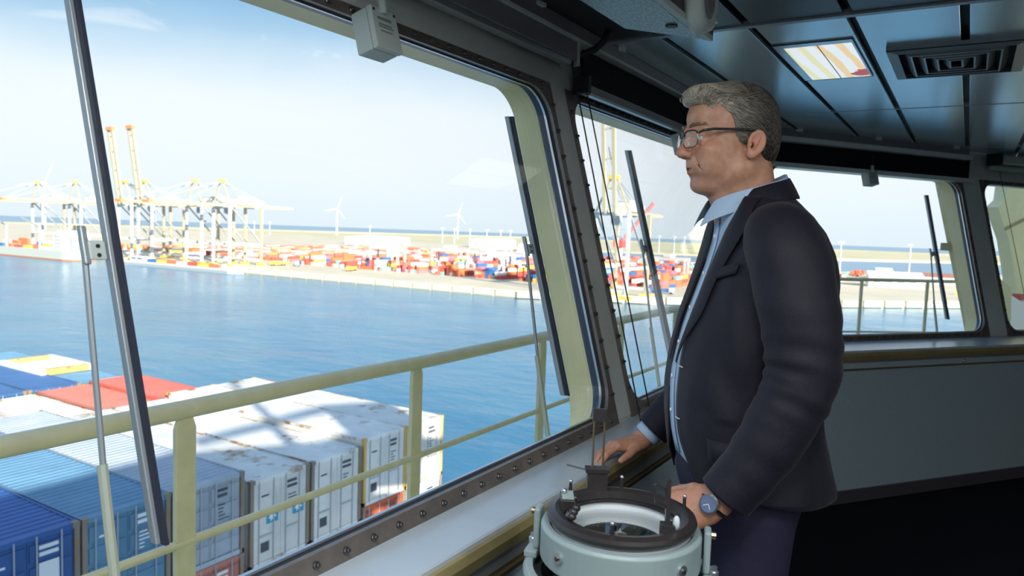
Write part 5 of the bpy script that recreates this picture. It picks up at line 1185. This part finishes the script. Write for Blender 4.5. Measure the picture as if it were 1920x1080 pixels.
for k, r_ in enumerate((.0006, .0008, .0008, .0006, .0002)):
    for an in (0, 2.094, 4.189): sv.append(pts[k]+(n_*math.cos(an)+b1*math.sin(an))*r_)
sv = np.stack(sv, 1).reshape(-1, 3); base_ = len(V)
quad = [(3*k+j, 3*k+(j+1) % 3, 3*k+3+(j+1) % 3, 3*k+3+j) for k in range(4) for j in range(3)]
F += [tuple(base_+15*i+c for c in f_) for i in range(n0) for f_ in quad]; V += [tuple(v) for v in sv]
for i in range(n0): colr += [tone(y_[i], z_[i], rh.uniform(.45, 1.25))]*15
hair = mm('hair', V, F, hm, body, smooth=True)
ca_ = hair.data.color_attributes.new('tone', 'FLOAT_COLOR', 'POINT'); ca_.data.foreach_set('color', [c for q in colr for c in q])
# ---- glasses
M['gl_frame'] = pm('dark_glasses_frame', (.012, .012, .014), .25); M['gl_metal'] = pm('thin_metal_rim', (.20, .20, .21), .2, .9)
gl = empty('glasses_root') if False else None
def rimpt(sx, a):
    c_, s_ = math.cos(a), math.sin(a); ex = .62; x = .0255*abs(c_)**ex*(1 if c_ > 0 else -1); z = .0185*abs(s_)**ex*(1 if s_ > 0 else -1)
    X = .0355+x; return Vector((sx*X, .1560-.0085*((X-.012)/.05)-.30*max(0, X-.040)**1.0*.55, 1.7165+z))
gm = None
for sx in (-1, 1):
    rim = MB().tube([rimpt(sx, 2*PI*k/36) for k in range(37)], .0011, 6)
    if gm is None: gm = mm('glasses', [tuple(v) for v in rim.V], rim.F, M['gl_metal'])
    else: mm('rim', [tuple(v) for v in rim.V], rim.F, M['gl_metal'], gm)
    P_ = [rimpt(sx, 2*PI*k/36) for k in range(36)]
    mm('lens', [tuple(p) for p in P_]+[tuple(p+Vector((0, -.0012, 0))) for p in P_], [tuple(range(36)), tuple(range(71, 35, -1))]+[(k, 36+k, 36+(k+1) % 36, (k+1) % 36) for k in range(36)], glassmat('lens_glass', 1.0), gm)
    up_ = MB().tube([rimpt(sx, R(a))+Vector((0, .0006, .0006)) for a in range(10, 171, 10)], .0016, 6); mm('brow_bar', [tuple(v) for v in up_.V], up_.F, M['gl_frame'], gm)
    tm = MB().tube([(sx*.0605, .1420, 1.7285), (sx*.0680, .1360, 1.7330), (sx*.0745, .1150, 1.7365), (sx*.0790, .060, 1.7385), (sx*.0800, .028, 1.7380), (sx*.0790, .006, 1.7290), (sx*.0760, -.004, 1.7080)], [.0020, .0030, .0030, .0028, .0026, .0026, .0022], 8)
    mm('temple', [tuple(v) for v in tm.V], tm.F, M['gl_frame'], gm, smooth=True)
    pd = MB().ball((sx*.0105, .1445, 1.7085), (.0022, .0030, .0055)); mm('nose_pad', [tuple(v) for v in pd.V], pd.F, M['boxgrey'], gm, smooth=True)
br_ = MB().tube([(-.0120, .1560, 1.7215), (-.006, .1590, 1.7250), (.006, .1590, 1.7250), (.0120, .1560, 1.7215)], .0013, 6); mm('bridge', [tuple(v) for v in br_.V], br_.F, M['gl_metal'], gm)
# ---- clothes: lofted cloth surfaces
TURN = 'chest'
SZ = [.88, .93, 1.0, 1.1, 1.2, 1.3, 1.4, 1.47, 1.52, 1.555, 1.585, 1.605]
SA = [.232, .228, .220, .210, .206, .212, .220, .218, .200, .165, .115, .082]
SF = [.105, .122, .145, .160, .160, .140, .107, .082, .068, .060, .054, .050]
SB = [.228, .214, .196, .176, .170, .180, .186, .172, .148, .122, .100, .086]
EX = .86
def sec(z): return crv(SZ, SA, z), crv(SZ, SF, z), crv(SZ, SB, z)
def tpt(z, th, off=0):
    """point of the jacket's torso at height z, angle th from the front (towards his left for th > 0)"""
    a, f_, b_ = sec(z); s_, c_ = math.sin(th), math.cos(th)
    x = -(a+off)*abs(s_)**EX*(1 if s_ >= 0 else -1); y = ((f_ if c_ >= 0 else b_)+off)*abs(c_)**EX*(1 if c_ >= 0 else -1)
    return Vector((x, y-.012, z))
def fy(x, z, off=0):
    a, f_, b_ = sec(z); return (f_+off)*max(0, 1-min(1, abs(x)/(a+off))**(2/EX))**(EX/2)-.012
OPZ = [.88, .93, 1.0, 1.05, 1.10, 1.17, 1.25, 1.34, 1.40, 1.456, 1.512, 1.568, 1.605]
OPL = [.150, .118, .080, .056, .046, .046, .046, .056, .055, .054, .064, .092, .082]; OPR = [.110, .075, .036, .016, .008, .004, .006, .010, .012, .016, .022, .040, .060]
def thx(w, z): a = sec(z)[0]; return math.asin(min(1, (w/a))**(1/EX))
nz, nu = 84, 120; V = []; F = []
for i in range(nz+1):
    z = .948+(1.605-.948)*i/nz; t0 = thx(crv(OPZ, OPL, z), z); t1 = 2*PI-thx(crv(OPZ, OPR, z), z)
    for j in range(nu+1):
        th = t0+(t1-t0)*j/nu; p = tpt(z, th); n_ = Vector((p.x, p.y+.02, 0)).normalized()
        wv_ = .0045*noise.noise(Vector((p.x*7, p.y*7, z*4)))+.0022*noise.noise(Vector((p.x*22, p.y*22, z*13)))
        if z < 1.15: wv_ += .006*(1.15-z)/.27*math.sin(th*7+1.3)
        if 1.12 < z < 1.5 and th < 1.4: wv_ += .0035*math.sin((z*38)+th*9)*math.exp(-((th-1.05)/.35)**2)     # drag folds before the arm
        p = p+n_*wv_; V.append((p.x, p.y, p.z+(.010*math.sin(th*2) if i == 0 else 0)))
F = [(i*(nu+1)+j, i*(nu+1)+j+1, (i+1)*(nu+1)+j+1, (i+1)*(nu+1)+j) for i in range(nz) for j in range(nu)]
jk = mm('jacket', V, F, M['jacket'], smooth=True, solid=.004, off=-1)
def sleeve(P, rad, name, fold_at, nseg=72, n=36, seed=0, squash=1.0):
    ts = [0]
    for a, b in zip(P, P[1:]): ts.append(ts[-1]+(Vector(b)-Vector(a)).length)
    V = []; prev = None; tot = ts[-1]
    C_ = lambda s_: Vector([crv(ts, [p[q] for p in P], s_) for q in range(3)])
    for i in range(nseg+1):
        s_ = tot*i/nseg; c_ = C_(s_); t_ = (C_(min(tot, s_+.004))-C_(max(0, s_-.004))).normalized()
        a = prev if prev is not None else Vector((0, 1, 0)); u = (a-t_*a.dot(t_)).normalized(); prev = u; v = t_.cross(u); r_ = crv(ts, rad, s_)
        for k in range(n):
            an = 2*PI*k/n
            fd = sum(w_*math.exp(-((s_-f0)/wd)**2)*math.sin((s_-f0)*fq+2.2*math.sin(an+ph)+seed) for f0, wd, fq, w_, ph in fold_at)
            q = c_+(u*math.cos(an)+v*math.sin(an)*squash)*(r_*(1+fd)); q += (u*math.cos(an)+v*math.sin(an))*(.003*noise.noise(q*11+Vector((seed, 0, 0)))+.0015*noise.noise(q*30))
            V.append(tuple(q))
    F = [(i*n+k, i*n+(k+1) % n, (i+1)*n+(k+1) % n, (i+1)*n+k) for i in range(nseg) for k in range(n)]
    return mesh(name, V, F, M['jacket'], jk, loc='local', smooth=True, solid=.003, off=-1)
sleeve([(-.118, -.026, 1.508), (-.168, -.032, 1.508), (-.212, -.042, 1.470), (-.240, -.055, 1.390), (-.256, -.068, 1.30), (-.262, -.066, 1.225), (-.262, -.030, 1.130), (-.258, .014, 1.050), (-.2505, .062, .978)],
       [.052, .074, .080, .079, .074, .071, .066, .060, .056], 'sleeve', [(.33, .07, 120, .034, 1.8), (.40, .05, 170, .024, 2.6), (.20, .10, 50, .022, .4), (.52, .10, 95, .022, 2.8)], seed=1)
sleeve([(.118, -.026, 1.508), (.168, -.032, 1.508), (.212, -.042, 1.470), (.250, -.050, 1.390), (.284, -.056, 1.30), (.302, -.046, 1.225), (.310, .010, 1.120), (.312, .076, 1.032), (.309, .140, .960)],
       [.052, .074, .080, .077, .072, .069, .062, .055, .049], 'sleeve', [(.34, .07, 120, .034, .4), (.52, .08, 90, .025, 1.2)], seed=4)
def strip(name, rows, mat, parent, thick=.003, smooth=True, sub=1):
    n = len(rows[0]); V = [tuple(p) for r_ in rows for p in r_]; F = [(i*n+k, i*n+k+1, (i+1)*n+k+1, (i+1)*n+k) for i in range(len(rows)-1) for k in range(n-1)]
    return mm(name, V, F, mat, parent, smooth=smooth, solid=thick, off=0, sub=sub)
# lapels and collar
for sx, OP in ((-1, OPL), (1, OPR)):
    rows = []
    for i in range(25):
        t = i/24; z = 1.595-(1.595-1.215)*t; w_ = crv(OPZ, OP, z)-.004
        lw = crv([0, .08, .18, .24, .34, .52, .70, .84, 1], [.020, .045, .080, .078, .068, .052, .044, .020, .004], t)
        row = []
        for k in range(7):
            q = k/6; x = w_+lw*q; zz = z-.012*q*(1-t)+(.012*q if t < .22 else 0)
            row.append(Vector((sx*x, fy(x, zz, .004)+.003+(.009 if sx < 0 else .003)*math.sin(PI*min(1, q*1.0))*(1-t), zz)))
        rows.append(row)
    strip('lapel', rows, M['jacket'], jk, .003)
rows = []
for i in range(33):
    th = R(38)+(2*PI-2*R(38))*i/32; bk_ = .5-.5*math.cos(th); row = []
    for k in range(6):
        q = k/5; r_ = .076+.026*q**1.3; z = (1.600+.044*bk_)-.048*q*(.6+.4*bk_)+.006*math.sin(PI*q)
        row.append(Vector((-r_*1.02*math.sin(th), r_*math.cos(th)*(.80 if math.cos(th) > 0 else .98)-.020, z)))
    rows.append(row)
strip('collar', rows, M['jacket'], jk, .003)
# breast pocket welt, side pocket flap, buttonholes
rows = []
for i in range(9):
    x = -.085-.078*i/8; z = 1.408+.020*i/8; rows.append([Vector((x, fy(x, z+dz, .004)+.004, z+dz)) for dz in (0, .012, .024)])
strip('breast_pocket', rows, M['jacket'], jk, .0025, sub=0)
rows = []
for i in range(11):
    th = R(46)+R(44)*i/10; rows.append([tpt(1.075+dz, th, .007) for dz in (0, -.025, -.052)])
strip('pocket_flap', rows, M['jacket'], jk, .003, sub=0)
M['thread'] = pm('white_thread', (.75, .74, .72), .5); M['button'] = pm('pearl_button', (.75, .76, .76), .25)
for z in (1.212, 1.095):
    w0 = crv(OPZ, OPL, z); mb = MB(); xs = [-(w0+.010+.020*k/4) for k in range(5)]
    mb.tube([(x, fy(x, z, .002)+.003, z) for x in xs], .0014, 6); mm('buttonhole', [tuple(v) for v in mb.V], mb.F, M['thread'], jk)
TURN = None
for k in range(3):
    mb = MB().ball((.318+.048, .060+.018*k, 1.035-.020*k), (.003, .007, .007)); mm('cuff_button', [tuple(v) for v in mb.V], mb.F, M['button'], jk, smooth=True)
# shirt
TURN = 'chest'
V = []; nzs, nus = 50, 64
for i in range(nzs+1):
    z = .98+(1.600-.98)*i/nzs
    for j in range(nus):
        th = 2*PI*j/nus; p = tpt(z, th, -.012); fr_ = max(0, math.cos(th)); p.y += fr_**2*crv([.98, 1.05, 1.4, 1.5, 1.56, 1.60], [0, .006, .008, .014, .024, .026], z); V.append((p.x, p.y+.002*noise.noise(Vector((p.x*14, p.y*14, z*9))), p.z))
F = [(i*nus+j, i*nus+(j+1) % nus, (i+1)*nus+(j+1) % nus, (i+1)*nus+j) for i in range(nzs) for j in range(nus)]
sh_ = mm('shirt', V, F, M['shirt'], smooth=True)
rows = []
for i in range(21):
    z = 1.545-(1.545-1.0)*i/20; rows.append([Vector((x, fy(abs(x), z, -.012)+.003+crv([.98, 1.05, 1.4, 1.5, 1.56, 1.60], [0, .006, .008, .014, .024, .026], z), z)) for x in (-.022, -.007, .008)])
strip('placket', rows, M['shirt'], sh_, .002, sub=0)
for z in (1.505, 1.42, 1.34, 1.26, 1.18, 1.10):
    mb = MB().ball((-.010, fy(.010, z, -.012)+.006+crv([.98, 1.05, 1.4, 1.5, 1.56, 1.60], [0, .006, .008, .014, .024, .026], z), z), (.0055, .0022, .0055)); mm('button', [tuple(v) for v in mb.V], mb.F, M['button'], sh_, smooth=True)
# shirt collar: two leaves folded over a stand, open at the throat
for sx in (-1, 1):
    rows = []
    for i in range(17):
        t = i/16; th = R(22)+(PI-R(22))*t; fr_ = 1-t; row = []
        for k in range(6):
            q = k/5; r_ = .0690+.016*q+.010*fr_*q; zt = 1.585+.070*t**.85; zb = zt-.042-.022*fr_**3
            z = zt+(zb-zt)*q+.004*math.sin(PI*q); a_ = th-(.16*q*fr_)
            row.append(Vector((sx*r_*math.sin(a_), r_*math.cos(a_)*(.92+.16*fr_)-.006+.016*fr_-.022*t, z)))
        rows.append(row)
    strip('collar_leaf', rows, M['shirt'], sh_, .0025)
# white cuffs
TURN = None
for W_, E_ in ((LW, (-.258, .014, 1.05)), (RW, (.314, .070, 1.035))):
    w = Vector(W_); d = (w-Vector(E_)).normalized(); mb = MB().tube([w-d*.06, w-d*.020, w-d*.012+d*(-.003 if W_ is RW else -.010)], [.036, .036, .036], 24, cap=False); mm('cuff', [tuple(v) for v in mb.V], mb.F, M['shirt'], sh_, smooth=True, solid=.002)
# trousers and shoes
def trf(P):
    f = ell(P, (0, -.028, .975), (.178, .150, .150))
    for sx in (-1, 1):
        f = smin(f, cap(P, (sx*.092, -.028, .90), (sx*.105, -.012, .50), .103, .082), .04); f = smin(f, cap(P, (sx*.105, -.012, .50), (sx*.112, -.030, .05), .082, .076), .03)
    f = smax(f, P[..., 2]-1.04, .01); f = smax(f, .045-P[..., 2], .006)
    return f+.004*np.sin(P[..., 2]*30+P[..., 0]*12)*np.clip((.6-P[..., 2])*2, 0, 1)
v_, f_ = nets(trf, (-.26, -.25, .02), (.26, .20, 1.08), .009); mm('trousers', v_, f_, M['trouser'], smooth=True)
for sx in (-1, 1):
    def shf(P):
        f = cap(P, (sx*.112, -.075, .045), (sx*.124, .135, .036), .042, .040); f = smin(f, ell(P, (sx*.118, -.02, .075), (.042, .055, .04)), .03)
        return smax(f, .003-P[..., 2], .004)
    v_, f_ = nets(shf, (sx*.118-.08, -.15, -.01), (sx*.118+.08, .20, .14), .006); mm('shoe', v_, f_, M['shoe'], smooth=True)
# wristwatch
w = Vector(LW); d = (w-Vector((-.258, .014, 1.05))).normalized(); wc = w+d*.012
u = Vector((-.80, .30, .62)); u = (u-d*u.dot(d)).normalized(); v = d.cross(u)
M['steel'] = pm('watch_steel', (.60, .60, .60), .2, 1); M['dial'] = pm('watch_dial', (.16, .20, .34), .15, var=.1)
mb = MB().tube([wc+(u*math.cos(2*PI*k/28)*.0285+v*math.sin(2*PI*k/28)*.0315) for k in range(29)], .0045, 6); wt = mm('wristwatch', [tuple(q) for q in mb.V], mb.F, M['steel'])
def disc(name, r, h0, h1, mat, par):
    m_ = MB().lathe([(r, h0), (r, h1)], 28); m_.map(lambda p: wc+u*(.026+p.z)+v*p.x+d*p.y); return mm(name, [tuple(q) for q in m_.V], m_.F, mat, par)
disc('watch_case', .0205, 0, .0095, M['steel'], wt); disc('watch_dial', .0165, .0095, .0102, M['dial'], wt)
for a in (1.0, 2.6):
    m_ = MB().bar((0, 0, .0108), (.011*math.cos(a), .011*math.sin(a), .0108), .0015, .0004); m_.map(lambda p: wc+u*(.026+p.z)+v*p.x+d*p.y); mm('watch_hand', [tuple(q) for q in m_.V], m_.F, M['whitelab'], wt)
